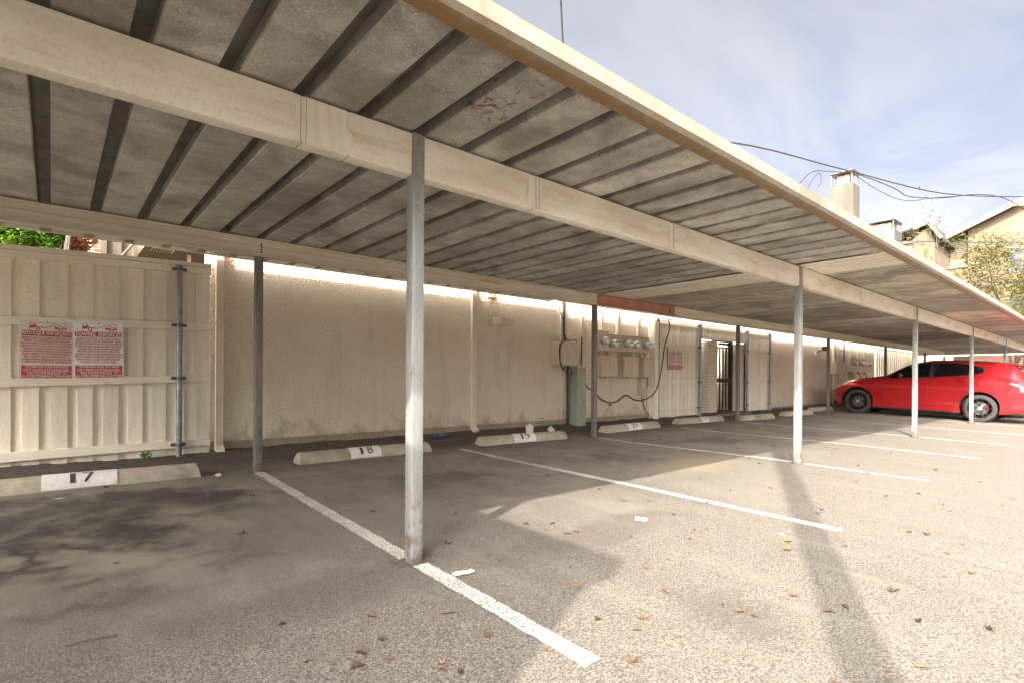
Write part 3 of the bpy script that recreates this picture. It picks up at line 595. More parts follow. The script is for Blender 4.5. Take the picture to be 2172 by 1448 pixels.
# cable box with looped cables
cb = thing('cable_box', 'large cream metal cable box on the stucco wall with looped black cables', 'box', (5.9, WY, 1.6))
MB().box(5.70, 6.12, WY - .28, WY - .004, 1.36, 1.82).build('cabinet', M['utility'], cb, bevel=.008)
MB().box(5.715, 6.105, WY - .290, WY - .2815, 1.375, 1.805).build('cover', M['utility'], cb, bevel=.003)
MB().lathe([(.012, WY - .30), (.012, WY - .289)], 8, 'y', (6.07, 0, 1.63)).build('latch', M['black'], cb)
def wire(name, pts, r, label, cat='cable', n=7, m=None, group=None):
    P_ = [Vector(p) for p in pts]; out = []
    for i in range(len(P_) - 1):
        p0 = P_[max(i - 1, 0)]; p1 = P_[i]; p2 = P_[i + 1]; p3 = P_[min(i + 2, len(P_) - 1)]
        for k in range(6):
            t = k / 6
            out.append(.5 * ((2 * p1) + (-p0 + p2) * t + (2 * p0 - 5 * p1 + 4 * p2 - p3) * t * t + (-p0 + 3 * p1 - 3 * p2 + p3) * t ** 3))
    out.append(P_[-1])
    o = MB().tube(out, r, n).build(name, m or M['cable'], None, smooth=True)
    if label: tag(o, label, cat, group)
    return o
wire('cable', [(6.0, WY - .05, 5.2), (5.99, WY - .05, 3.2), (5.985, WY - .05, 2.3), (5.985, WY - .06, 1.95), (5.98, WY - .1, 1.82)], .022, 'thick black service cable running down the wall to the cable box')
wire('cable', [(6.0, WY - .04, 3.1), (5.93, WY - .05, 2.7), (5.86, WY - .05, 2.45), (5.985, WY - .06, 2.2), (5.95, WY - .1, 2.0), (5.78, WY - .3, 1.86), (5.62, WY - .3, 1.75), (5.61, WY - .3, 1.5), (5.65, WY - .3, 1.38), (5.78, WY - .3, 1.24), (5.93, WY - .3, 1.19), (5.96, WY - .28, 1.28), (5.9, WY - .2, 1.36)], .009, 'thin black cable looping round the left side of the cable box')
wire('cable', [(5.99, WY - .1, 1.86), (5.85, WY - .3, 1.85), (5.66, WY - .3, 1.78), (5.63, WY - .29, 1.55), (5.66, WY - .28, 1.36), (5.78, WY - .25, 1.27), (5.86, WY - .2, 1.36)], .008, 'short black cable loop hugging the cable box')
wire('cable', [(5.99, WY - .15, 1.84), (6.1, WY - .28, 1.855), (6.16, WY - .2, 1.82), (6.17, WY - .05, 1.80)], .007, 'thin black cable draped over the top of the cable box')
# green pedestal
pd = thing('utility_pedestal', 'tall pale green utility pedestal standing against the stucco wall', 'pedestal', (6.35, 4.3, .14))
MB().box(6.17, 6.42, WY - .25, WY - .02, .14, .60).build('lower_cover', M['green'], pd, bevel=.006)
MB().box(6.175, 6.415, WY - .245, WY - .025, .604, 1.335).build('upper_cover', M['green'], pd, bevel=.006)
MB().box(6.165, 6.425, WY - .255, WY - .015, 1.336, 1.36).build('cap', M['trim'], pd, bevel=.005)
MB().box(6.23, 6.31, WY - .2475, WY - .2455, 1.245, 1.31).build('sticker', M['orange'], pd)
for zz in (1.27, .66): MB().lathe([(.012, WY - .256), (.012, WY - .244)], 8, 'y', (6.385, 0, zz)).build('bolt', M['black'], pd)
MB().tube([(6.10, WY - .05, .15), (6.10, WY - .05, 1.36)], .022, 10).build('riser_pipe', M['black'], pd, smooth=True)
wire('cable', [(6.53, WY - .03, 1.95), (6.53, WY - .03, 1.36), (6.50, WY - .06, 1.40), (6.42, WY - .12, 1.62)], .012, 'short black cable bridging the cable box and the pedestal top')
wire('cable', [(6.44, WY - .1, 1.28), (6.55, WY - .06, 1.10), (6.72, WY - .03, .93), (6.9, WY - .03, .86), (7.15, WY - .03, .68), (7.45, WY - .03, .60), (7.7, WY - .03, .63), (7.9, WY - .04, .74), (8.05, WY - .04, .74), (8.3, WY - .03, .64), (8.55, WY - .1, .64), (8.8, WY - .16, .75), (8.92, WY - .22, .95), (9.05, WY - .24, 1.4), (9.2, WY - .22, 1.9), (9.42, WY - .2, 2.3), (9.5, WY - .1, 2.55)], .013, 'long black cable sagging along the wall under the electric meters')

# electric meters: five round meters on a board of cabinets
def meter(x, y, z, parent):
    b = MB().lathe([(.085, y), (.085, y - .03), (.078, y - .034), (.078, y - .05), (.092, y - .052), (.092, y - .066), (.082, y - .07)], 24, 'y', (x, 0, z)).build('meter', M['grey_plastic'], parent, smooth=True)
    sub('glass_dome', MB().lathe([(.08, y - .066), (.079, y - .13), (.068, y - .148), (.02, y - .155)], 24, 'y', (x, 0, z)), M['meter_glass'], b, smooth=True)
    sub('dial', MB().box(x - .05, x + .05, y - .1575, y - .1555, z - .012, z + .04), M['meter_face'], b)
    sub('display', MB().box(x - .04, x + .035, y - .1595, y - .158, z + .012, z + .030), M['black'], b)
mbk = thing('meter_bank', 'bank of five round electric meters on cream cabinets, on the wall above wheel stop 20', 'meter bank', (7.7, WY, 1.6))
fy = WY - .15
MB().box(6.88, 7.25, fy, WY - .003, 1.69, 2.11).build('meter_cabinet', M['utility'], mbk, bevel=.006)
MB().box(7.256, 7.86, fy, WY - .003, 1.69, 2.035).build('meter_cabinet', M['utility'], mbk, bevel=.006)
MB().box(7.866, 8.70, fy, WY - .003, 1.695, 2.03).build('meter_cabinet', M['utility'], mbk, bevel=.006)
MB().box(7.25, 8.71, fy - .012, WY - .0035, 2.037, 2.047).build('rain_cap', M['utility'], mbk)
for mx_, mz in ((7.05, 1.90), (7.33, 1.855), (7.82, 1.865), (8.07, 1.865), (8.52, 1.86)): meter(mx_, fy, mz, mbk)
for x0, x1, dbl in ((6.93, 7.45, 1), (7.67, 8.18, 1), (8.37, 8.66, 0)):
    c = MB().box(x0, x1, WY - .22, WY - .003, 1.15, 1.60).build('breaker_box', M['utility'], mbk, bevel=.006)
    mid = (x0 + x1) / 2
    for a, e in (((x0, mid), (mid, x1)) if dbl else ((x0, x1),)):
        sub('breaker_door', MB().box(a + .008, e - .008, WY - .232, WY - .2215, 1.16, 1.585), M['utility'], c, bevel=.003)
    for k in (.25, .75):
        sub('nipple', MB().tube([(x0 + (x1 - x0) * k, WY - .1, 1.601), (x0 + (x1 - x0) * k, WY - .1, 1.689)], .03, 10), M['utility'], c)
    sub('knockout', MB().lathe([(.016, 1.125), (.016, 1.149)], 8, 'z', (mid, WY - .1, 0)), M['black'], c)
MB().box(8.43, 8.60, WY - .14, WY - .003, .90, 1.13).build('disconnect_box', M['utility'], mbk, bevel=.005)
MB().box(8.70, 8.80, WY - .12, WY - .003, .93, 1.16).build('junction_box', M['utility'], mbk, bevel=.005)
MB().box(8.42, 8.50, WY - .10, WY - .003, .74, .87).build('switch_box', M['utility'], mbk, bevel=.005)
for xx in (8.62, 8.74): MB().tube([(xx, WY - .05, .25), (xx, WY - .05, .93)], .015, 8).build('riser', M['utility'], mbk, smooth=True)
MB().tube([(8.645, WY - .06, .93), (8.645, WY - .06, 1.14)], .012, 8).build('riser', M['black'], mbk, smooth=True)
wire('cable', [(8.50, WY - .07, .74), (8.53, WY - .09, .6), (8.60, WY - .12, .4), (8.7, WY - .25, .2)], .009, 'thin black cable hanging from the switch box to the ground')

# ---------------------------------------------------------------- wheel stops
def stop_prof(s):
    """arc length s (0..1) from the front bottom edge over the dome to the rear bottom edge -> (y, z)"""
    a = math.pi * s
    return (-.105 * math.cos(a) * (1 if abs(math.cos(a)) < .8 else 1), .135 * min(1, math.sin(a) ** .75))
def wheel_stop(xc, yf, rz, num, px0, px1, label, L=1.78):
    t = thing('wheel_stop', label, 'wheel stop', (xc, yf + .105, gz(xc, yf + .1) - .004), 'concrete wheel stops'); t.rotation_euler = (0, 0, rz)
    n = 14; K = 24; b = MB()
    for i in range(K + 1):
        x = -L / 2 + L * i / K; e = min(1.0, min(i, K - i) / .8 + .55) if False else 1.0
        for k in range(n + 1):
            y, z = stop_prof(k / n)
            inset = .035 * (z / .135) * (-1 if i == K else 1 if i == 0 else 0)
            b.v.append((x + inset, y + rng.uniform(-.002, .002), z + rng.uniform(-.002, .002) - .006))
    for i in range(K):
        for k in range(n): b.f.append((i * (n + 1) + k, (i + 1) * (n + 1) + k, (i + 1) * (n + 1) + k + 1, i * (n + 1) + k + 1))
    b.f.append(tuple(range(n + 1))); b.f.append(tuple(K * (n + 1) + k for k in range(n + 1))[::-1])
    b.build('block', M['concrete'], t, smooth=True, local=True)
    if px0 is not None:
        q = MB(); m_ = 10; ns = 12; top = .56
        for i in range(m_ + 1):
            x = px0 - xc + (px1 - px0) * i / m_
            for k in range(ns + 1):
                s = .02 + top * k / ns; y, z = stop_prof(s); q.v.append((x + (rng.uniform(-.004, .004) if i in (0, m_) else 0), y * 1.05, z * 1.035 - .006))
        for i in range(m_):
            for k in range(ns): q.f.append((i * (ns + 1) + k, (i + 1) * (ns + 1) + k, (i + 1) * (ns + 1) + k + 1, i * (ns + 1) + k + 1))
        q.build('painted_band', M['white_paint'], t, smooth=True, local=True)
    if num:
        cx = ((px0 + px1) / 2 - xc) if px0 is not None else 0.0
        for di, ch in enumerate(num):
            v, f = text_mesh(ch, 14); q = MB(); nw = .036 if ch == '1' else .082
            xo = cx + (di - (len(num) - 1) / 2) * .112
            for u, h in v:
                s = .11 + .30 * h; y, z = stop_prof(s); q.v.append((xo + (u - .5) * nw, y * 1.085 - .001, z * 1.06 - .006))
            q.f = f
            q.build('stall_digit', M['black_paint'], t, local=True)
wheel_stop(-1.40, 3.26, -.012, '17', -1.71, -1.185, 'wheel stop numbered 17 in front of the board fence')
wheel_stop(1.37, 3.36, .02, '18', 1.095, 1.506, 'wheel stop numbered 18, second from the left')
wheel_stop(4.00, 3.36, -.05, '19', 3.742, 4.178, 'wheel stop numbered 19, rust stained, below the floodlight', 1.72)
wheel_stop(6.95, 3.50, .03, '20', 6.74, 7.18, 'wheel stop numbered 20 below the electric meters')
wheel_stop(9.68, 3.62, -.05, '21', 9.66, 9.92, 'wheel stop numbered 21 in front of the signed fence panel')
wheel_stop(11.85, 3.32, -.05, '22', None, None, 'bare wheel stop with a faded 22 in front of the right fence panel', 1.6)
wheel_stop(14.47, 3.36, -.05, None, None, None, 'unnumbered wheel stop left of the red car, behind a front post', 1.66)
wheel_stop(17.3, 3.72, 0, None, None, None, 'wheel stop in front of the red car', 1.66)
# ---------------------------------------------------------------- board fence on the left
FY = 4.45
fA = thing('board_fence', 'cream painted board-on-board fence with two red and white signs behind stall 17', 'fence', (-1.5, FY, .15))
def slope_box(x0, x1, y0, y1, za0, za1, zb0, zb1):
    return MB().hexa([(x0, y0, za0), (x1, y0, zb0), (x1, y1, zb0), (x0, y1, za0), (x0, y0, za1), (x1, y0, zb1), (x1, y1, zb1), (x0, y1, za1)])
def zline(x, a, b_): return a + (b_ - a) * (x + 2.03) / 1.82
ed = [-2.034, -1.957, -1.871, -1.747, -1.653, -1.525, -1.438, -1.316, -1.224, -1.096, -1.009, -.875, -.792, -.655, -.555, -.476, -.356, -.212]
ex = [-2.034 - .11 * i for i in range(20, 0, -1)]
front = True
alle = ex + ed
for i in range(len(alle) - 1):
    a, e = alle[i], alle[i + 1]
    fr = ((len(alle) - 2 - i) % 2 == 0)
    if fr: a -= .004; e += .004; y0 = FY - .019
    else: a -= .02; e += .02; y0 = FY + .004
    y0 += rng.uniform(-.003, .004)
    if e > -.21: e = -.21
    bt = .10 + rng.uniform(-.01, .02)
    MB().box(a, e, y0, y0 + .018, bt, zline((a + e) / 2, 2.33, 2.39)).build('board', M['fence'], fA, bevel=.002)
XL = -4.24
def frail(za0, za1, zb0, zb1, y0, y1, name='rail'):
    s0 = (zb0 - za0) / 1.82; s1 = (zb1 - za1) / 1.82; d = -2.03 - XL
    for xa, xb in ((XL, -3.6), (-3.597, -.208)):
        f = lambda x, z, s: z + s * (x + 2.03)
        slope_box(xa, xb, y0, y1, f(xa, za0, s0 * (1 if xa > -4 else 1)), f(xa, za1, s1), f(xb, zb0, 0) + s0 * 0 if False else f(xb, za0, s0), f(xb, za1, s1)).build(name, M['rail'], fA, bevel=.003)
frail(2.262, 2.332, 2.312, 2.392, FY - .062, FY - .02)
frail(2.335, 2.382, 2.395, 2.440, FY - .085, FY + .04, 'cap_rail')
frail(1.599, 1.685, 1.650, 1.737, FY - .060, FY - .02)
frail(.988, 1.074, 1.047, 1.129, FY - .060, FY - .02)
frail(.253, .348, .286, .368, FY - .060, FY - .02)
b = MB().tube([(-.535, FY - .10, .05), (-.535, FY - .10, 2.372)], .030, 14); pp = b.build('fence_post', M['pipe'], fA, smooth=True)
sub('post_cap', MB().lathe([(.033, 2.34), (.033, 2.375), (.025, 2.384)], 14, 'z', (-.535, FY - .10, 0)), M['pipe'], pp, smooth=True)
for zz in (2.335, 1.69, 1.085, .32):
    sub('bracket', MB().box(-.61, -.46, FY - .0668, FY - .0625, zz - .018, zz + .018).lathe([(.034, zz - .02), (.034, zz + .02)], 14, 'z', (-.535, FY - .10, 0)).lathe([(.008, FY - .078), (.008, FY - .066)], 6, 'y', (-.595, 0, zz)).lathe([(.008, FY - .078), (.008, FY - .066)], 6, 'y', (-.475, 0, zz)), M['grey_metal'], pp)

# ---------------------------------------------------------------- towing signs
ES = ['REMOLQUE ENFORZADO', 'RESIDENTES VISITANTES SOLAMENTE DEBEN DEMOSTRAR', 'PERMISOS Y ESTACIONARSE EN AREAS DESIGNADAS.', 'NO ESTACIONARSE EN AREAS ASIGNADAS O RESTRINGIDAS,',
      'LINEAS DE FUEGO, PASTO O ACERAS, 2 ESPACIOS, ZONAS DE NO PARQUEO,', 'DE INVALIDO, NO ATENDIDOS, ALREDEDOR DEL PASO O BASUREROS, SIN', 'AUTORIZACION, ABANDONADOS, INOPERABLES, CON PLANOS, EN GATOS',
      'BLOQUES, DE REVERSA, PLACAS Y INSPECCION VENCIDAS, VEHICULOS DE', 'VENTA, TRACTORES Y TRAILAS DE 18 RUEDAS. VEHICULOS SIN', 'AUTORIZACION SERAN REMOLCADOS AL COSTO DEL DUENO', 'U OPERADORES. 24 HORAS POR DIA 7 DIAS POR SEMANA']
EN = ['TOWING  ENFORCED', 'RESIDENTS/VISITORS ONLY MUST DISPLAY', 'PERMITS AND PARK IN DESIGNATED AREAS', 'NO PARKING IN RESTRICTED OR ASSIGNED AREAS, FIRELANES,',
      'ON GRASS OR SIDEWALKS, TWO SPACES, NO PARKING ZONES, HANDICAP,', 'UNATTENDED, OBSTRUCTING DRIVE OR DUMPSTER, UNAUTHORIZED,', 'ABANDONED, INOPERABLE VEHICLES, WITH FLATS, ON JACKS/BLOCKS,',
      'NO BACKING IN, EXPIRED STATE INSPECTION/REGISTRATION, NO FOR SALE', 'CARS, NO 18 WHEELER TRACTOR/TRAILER. UNAUTHORIZED VEHICLES', 'WILL BE TOWED AT OWNER\'S OR OPERATOR\'S EXPENSE,', '24 HOURS A DAY 7 DAYS A WEEK.']
FT = ['STORAGE (214) 637-9010', 'CITY VEHICLE STORAGE INC.', '3203 PLUTO DALLAS, TX', 'ALL CITIES TOWING INC. (214) 637-9003']
def add_text(q, txt, x0, x1, z0, z1, yy, bold=0.0):
    v, f = text_mesh(txt); o = len(q.v)
    for dx, dz in (((0, 0),) if not bold else ((-bold, 0), (bold, 0), (0, bold))):
        o = len(q.v); q.v += [(x0 + (x1 - x0) * u + dx, yy - abs(dx) * .01 - dz * .02, z0 + (z1 - z0) * h + dz) for u, h in v]; q.f += [tuple(i + o for i in t) for t in f]
def sign_parts(lines):
    """all in a unit sheet: x 0..1, z 0..1, y = distance in front"""
    red = MB(); wht = MB(); hdr = MB(); ftr = MB()
    def quad(q, x0, x1, z0, z1, y): q.add([(x0, y, z0), (x1, y, z0), (x1, y, z1), (x0, y, z1)], [(0, 1, 2, 3)])
    def poly(q, pts, y): q.add([(a, y, c) for a, c in pts], [tuple(range(len(pts)))])
    def ring(q, cx, cz, r0, r1, y, n=20):
        vs = []
        for k in range(n):
            a = 2 * math.pi * k / n; vs += [(cx + r1 * math.cos(a), y, cz + r1 * 1.2 * math.sin(a) * .62), (cx + r0 * math.cos(a), y, cz + r0 * 1.2 * math.sin(a) * .62)]
        q.add(vs, [(2 * k, 2 * ((k + 1) % n), 2 * ((k + 1) % n) + 1, 2 * k + 1) for k in range(n)])
    # pictogram: rounded frame, tow truck boom lifting a car
    fr = []
    for cx, cz, a0 in ((.82, .935, 0), (.22, .935, 90), (.22, .845, 180), (.82, .845, 270)):
        for k in range(5): a = math.radians(a0 + 22.5 * k); fr.append((cx + .045 * math.cos(a), cz + .03 * math.sin(a)))
    inn = [(.52 + (a - .52) * .975, .89 + (c - .89) * .93) for a, c in fr]; n = len(fr)
    red.add([(a, -.0005, c) for a, c in fr + inn], [(i, (i + 1) % n, n + (i + 1) % n, n + i) for i in range(n)])
    poly(red, [(.18, .915), (.26, .92), (.31, .90), (.42, .905), (.42, .885), (.34, .872), (.31, .88), (.27, .872), (.18, .868)], -.0005)
    poly(red, [(.24, .935), (.27, .945), (.33, .90), (.31, .895)], -.0004)
    poly(red, [(.40, .89), (.48, .885), (.61, .935), (.72, .93), (.72, .922), (.62, .925), (.48, .873), (.40, .878)], -.0006)
    poly(red, [(.63, .905), (.74, .895), (.86, .89), (.86, .862), (.63, .865)], -.0005)
    poly(red, [(.70, .93), (.76, .905), (.84, .895), (.84, .902), (.77, .918), (.72, .936)], -.0004)
    for cx, cz in ((.33, .868), (.765, .85)):
        ring(wht, cx, cz, .0, .058, -.0012); ring(red, cx, cz, .022, .046, -.0018)
    # header band, text block, footer band
    quad(red, .035, .975, .735, .825, -.0005); add_text(hdr, lines[0], .045, .965, .745, .817, -.0012, .0018)
    zt = .72; h = .0455
    wd = [.93, .86, .96, .95, .87, .93, .91, .85, .95, .92] if lines is ES else [.88, .90, .95, .93, .83, .86, .95, .96, .87, .74]
    for i, t in enumerate(lines[1:]):
        w_ = wd[i]; add_text(red, t, .505 - w_ / 2, .505 + w_ / 2, zt - h * (i + 1) + .008, zt - h * i, -.0008, .0016)
    quad(red, .035, .975, .02, .235, -.0005)
    for i, (t, w_) in enumerate(zip(FT, (.78, .86, .74, .91))): add_text(ftr, t, .505 - w_ / 2, .505 + w_ / 2, .232 - .052 * (i + 1), .225 - .052 * i, -.0012, .0012)
    return red, wht, hdr, ftr
SP = {}
for nm, ln in (('es', ES), ('en', EN)):
    SP[nm] = sign_parts(ln)
def sign(x0, x1, z0, z1, y, kind, m, label, rot=0.0):
    t = thing('towing_sign', label, 'sign', (x0, y, z0), 'towing signs')
    t.rotation_euler = (0, rot, 0)
    W_, H_ = x1 - x0, z1 - z0
    MB().box(0, W_, 0, .003, 0, H_).build('panel', m, t, local=True)
    for nm, mb_, mm in (('red_print', SP[kind][0], M['sign_red']), ('pictogram_wheel_gap', SP[kind][1], m), ('header_lettering', SP[kind][2], m), ('footer_lettering', SP[kind][3], m)):
        q = MB(); q.v = [(p[0] * W_, p[1], p[2] * H_) for p in mb_.v]; q.f = mb_.f
        me = bpy.data.meshes.new(nm); me.from_pydata(q.v, [], q.f); me.materials.append(mm); o_ = link(nm, me, t, True)
        if 'letter' in nm or 'wheel' in nm: o_['kind'] = 'stuff'
    for zz in (.012, H_ - .012):
        MB().lathe([(.005, -.004), (.006, 0)], 8, 'y', (W_ / 2, 0, zz)).build('screw', M['black'], t, local=True)
sy = FY - .068
sign(-1.893, -1.480, 1.072, 1.655, sy, 'es', M['sign_dirty'], 'weathered Spanish towing sign, left of the pair on the board fence', .004)
sign(-1.476, -1.052, 1.074, 1.672, sy - .002, 'en', M['sign'], 'English towing sign, right of the pair on the board fence', -.012)

# ---------------------------------------------------------------- fence, brick piers and iron gate between the buildings
GY = 4.50
fB = thing('gate_fence', 'cream board fence framing the black iron gate between the two buildings', 'fence', (12, GY, .15))
MB().box(8.885, 9.06, GY - .12, GY + .05, .12, 2.44).build('corner_post', M['fence'], fB, bevel=.004)
def boards(x0, x1, n, z0, z1, parent, y=GY):
    wd = (x1 - x0) / n
    for i in range(n):
        yy = y + rng.uniform(-.004, .004)
        MB().box(x0 + i * wd + .008, x0 + (i + 1) * wd - .008, yy, yy + .018, z0 + rng.uniform(-.01, .01), z1).build('board', M['fence'], parent, bevel=.002)
    MB().box(x0, x1, y + .06, y + .07, z0, z1 - .02).build('backing', M['wood_dark'], parent)  # added dark sheet so the gaps between boards read as shade
boards(9.07, 11.0, 11, .16, 2.42, fB)
boards(11.0, 13.55, 14, 2.16, 2.45, fB)
boards(13.55, 15.1, 10, .13, 2.46, fB)
for x0, x1 in ((9.03, 11.02), (11.025, 13.5), (13.505, 15.12)):
    MB().box(x0, x1, GY - .05, GY - .008, 2.40, 2.50).build('cap_rail', M['rail'], fB, bevel=.003)
for x0, x1 in ((8.98, 11.0), (13.45, 15.05)):
    for zz in (1.87, 1.0, .35): MB().box(x0, x1, GY - .05, GY - .008, zz, zz + .09).build('rail', M['rail'], fB, bevel=.003)
MB().box(11.05, 13.55, GY - .05, GY - .008, 2.15, 2.24).build('lintel_rail', M['rail'], fB, bevel=.003)
for px_ in (9.04, 10.9, 13.46, 14.92):
    p_ = MB().tube([(px_, GY - .09, .05), (px_, GY - .09, 2.53)], .034, 12).build('fence_post', M['pipe'], fB, smooth=True)
    for zz in (2.45, 1.92, 1.045, .395):
        sub('bracket', MB().box(px_ - .085, px_ + .085, GY - .0545, GY - .0515, zz - .02, zz + .02).lathe([(.039, zz - .02), (.039, zz + .02)], 12, 'z', (px_, GY - .09, 0)), M['grey_metal'], p_)
MB().tube([(9.04, GY - .07, 2.525), (14.92, GY - .07, 2.535)], .016, 8).build('top_pipe', M['pipe'], fB, smooth=True)
def pier(x0, x1, y0, y1, z1, label):
    t = thing('brick_pier', label, 'pier', ((x0 + x1) / 2, y0, .15))
    MB().box(x0, x1, y0, y1, .05, z1 - .3).build('shaft', M['brick_cream'], t)
    MB().box(x0 - .02, x1 + .02, y0 - .02, y1 + .02, z1 - .299, z1 - .15).build('corbel', M['brick_cream'], t)
    MB().box(x0 - .002, x1 + .002, y0 - .002, y1 + .002, z1 - .149, z1).build('cap', M['brick_cream'], t)
pier(11.62, 12.1, 4.60, 5.1, 2.13, 'cream painted brick pier left of the iron gate')
pier(13.2, 13.62, 4.56, 5.0, 2.13, 'cream painted brick pier right of the iron gate')
gt = thing('iron_gate', 'black iron bar gate between the two brick piers', 'gate', (12.6, 4.72, .2))
gx0, gx1, gy = 12.13, 13.05, 4.74
MB().box(gx0, gx1, gy - .02, gy + .02, 1.98, 2.02).build('top_rail', M['black'], gt)
MB().box(gx0, gx1, gy - .02, gy + .02, .20, .25).build('bottom_rail', M['black'], gt)
MB().box(gx0, gx1, gy - .03, gy + .03, 1.03, 1.14).build('lock_rail', M['black'], gt)
for i in range(6):
    xx = gx0 + .03 + (gx1 - gx0 - .06) * i / 5
    for za, zb in ((.251, 1.029), (1.141, 1.979)): MB().box(xx - .024, xx + .024, gy - .016, gy + .016, za, zb).build('bar', M['black'], gt)
MB().box(13.06, 13.15, gy - .05, gy + .05, .12, 2.15).build('jamb', M['black'], gt)
MB().box(12.12, 13.15, gy - .05, gy + .05, 2.151, 2.20).build('header', M['black'], gt)
MB().lathe([(.03, gy - .09), (.03, gy - .031)], 12, 'y', (12.97, 0, 1.085)).build('knob', M['grey_metal'], gt)
b = MB().box(12.3, 12.75, gy - .12, gy - .052, 2.06, 2.12); b.bar((12.7, gy - .09, 2.05), (12.95, gy - .06, 2.03), .02, .012); b.build('closer', M['black'], gt)
step = structure(MB().box(11.4, 13.3, 4.2, 6.5, .1, .185).build('doorstep', mat('brick_paving', (0.28, 0.12, 0.06), (0.38, 0.18, 0.09), 9, 0.9, 0.3, 40)))
# signs on the gate fence share the print of the two large ones
sign(9.52, 9.83, 1.33, 1.87 - .006, GY - .056, 'es', M['sign'], 'small far towing sign, left one on the fence beside the gate')
sign(9.835, 10.14, 1.33, 1.87 - .006, GY - .056, 'en', M['sign'], 'small far towing sign, right one on the fence beside the gate')

# passage behind the gate: pale side wall and shrubs
pw = tag(MB().box(13.8, 14.0, 5.2, 11, .15, 3.2).build('passage_wall', M['stucco']), 'plain stucco side wall seen through the gate', 'wall')

# ---------------------------------------------------------------- second building further along
bB = thing('stucco_building', 'cream stucco building wall beyond the gate, with a small black floodlight', 'building', (20, WY, .15))
stucco_wall(15.12, 25.5, WY, 12, .27, 5.6, bB, M['stucco'])
MB().box(14.9, 25.7, WY - .25, 12.2, 5.6, 5.78).build('roof_edge', M['trim'], bB)
MB().box(15.13, 25.4, WY - .02, WY + .01, .275, .30).build('drip_screed', M['trim'], bB)
fl = thing('floodlight', 'small black floodlight on the wall beyond the gate', 'light', (18.9, WY, 2.1))
MB().box(18.8, 18.92, WY - .05, WY - .002, 2.02, 2.16).build('junction_box', M['trim'], fl)
MB().bar((18.9, WY - .05, 2.1), (19.02, WY - .17, 2.17), .03, .03).build('arm', M['black'], fl)
MB().box(18.98, 19.16, WY - .28, WY - .16, 2.15, 2.30).build('lamp_head', M['black'], fl, bevel=.01)
ub = thing('utility_cabinet', 'cream wall cabinet with conduits, above the nose of the red car', 'box', (20.5, WY, 1.5))
MB().box(20.15, 21.0, WY - .25, WY - .003, 1.33, 1.80).build('cabinet', M['utility'], ub, bevel=.01)
for xx in (20.35, 20.75): MB().tube([(xx, WY - .08, 1.80), (xx, WY - .08, 4.5)], .06, 10).build('conduit', M['trim'], ub, smooth=True)
for xx in (20.3, 20.55, 20.8): MB().tube([(xx, WY - .1, .2), (xx, WY - .1, 1.33)], .04, 10).build('riser', M['utility'], ub, smooth=True)
m2 = thing('meter_bank', 'far bank of round electric meters on the wall behind the red car bonnet', 'meter bank', (23.2, WY, 1.7))
MB().box(22.0, 22.7, WY - .16, WY - .003, 1.45, 2.02).build('meter_cabinet', M['utility'], m2)
MB().box(22.72, 24.4, WY - .16, WY - .003, 1.45, 1.95).build('meter_cabinet', M['utility'], m2)
for xx, zz in ((22.3, 1.78), (22.95, 1.80), (23.3, 1.77), (23.65, 1.79), (24.15, 1.77)): meter(xx, WY - .16, zz, m2)
for x0, x1 in ((22.2, 22.75), (22.95, 23.5), (23.7, 24.2)):
    MB().box(x0, x1, WY - .22, WY - .003, .9, 1.36).build('breaker_box', M['utility'], m2)
    MB().box(x0 + .1, x1 - .1, WY - .14, WY - .06, 1.361, 1.449).build('nipple', M['utility'], m2)
for xx in (22.3, 23.1, 23.9): MB().tube([(xx, WY - .06, 2.0), (xx, WY - .06, 4.5)], .05, 10).build('conduit', M['trim'], m2, smooth=True)
wire('cable', [(21.6, WY - .04, 4.5), (21.6, WY - .04, 3.0), (21.6, WY - .04, 1.3)], .02, 'thin dark cable down the wall between the cabinet and the far meters')
fC = thing('board_fence', 'far cream board fence beyond the second bank of meters', 'fence', (28, GY, .15))
for i in range(40):
    x0 = 25.55 + i * .16
    MB().box(x0 + .008, x0 + .152, GY + (i % 2) * .02, GY + .018 + (i % 2) * .02, .12, 2.55).build('board', M['fence'], fC)
MB().box(25.5, 32, GY - .05, GY - .005, 2.5, 2.6).build('cap_rail', M['rail'], fC)
bC = thing('stucco_building', 'pale stucco building beyond the far board fence', 'building', (36, 5, .2))
stucco_wall(32.1, 41, WY, 12, .27, 5.0, bC, M['stucco'])
# low brick building closing the far end of the lot
bD = thing('brick_building', 'low red brick building closing the far end of the lot', 'building', (44, -2, 0))
MB().box(44, 50, -14, 4.0, -.4, 3.4).build('wall', M['brick_red'], bD)
MB().box(43.9, 50.2, -14.2, 4.2, 3.4, 3.6).build('parapet', M['far_trim'], bD)
# far carport across the end of the lot
c2 = thing('carport', 'far carport across the end of the lot, its dark underside showing', 'carport', (36, 0, 0))
MB().box(32.5, 38, -3.5, 4.0, 2.55, 2.66).build('roof', M['deck_dark'], c2)
MB().box(32.3, 32.5, -3.5, 4.0, 2.35, 2.72).build('fascia', M['beam_back'], c2)
for yy in (-3, 0.3, 3.5): MB().box(33.0, 33.08, yy, yy + .08, -.1, 2.55).build('post', M['galv_old'], c2)

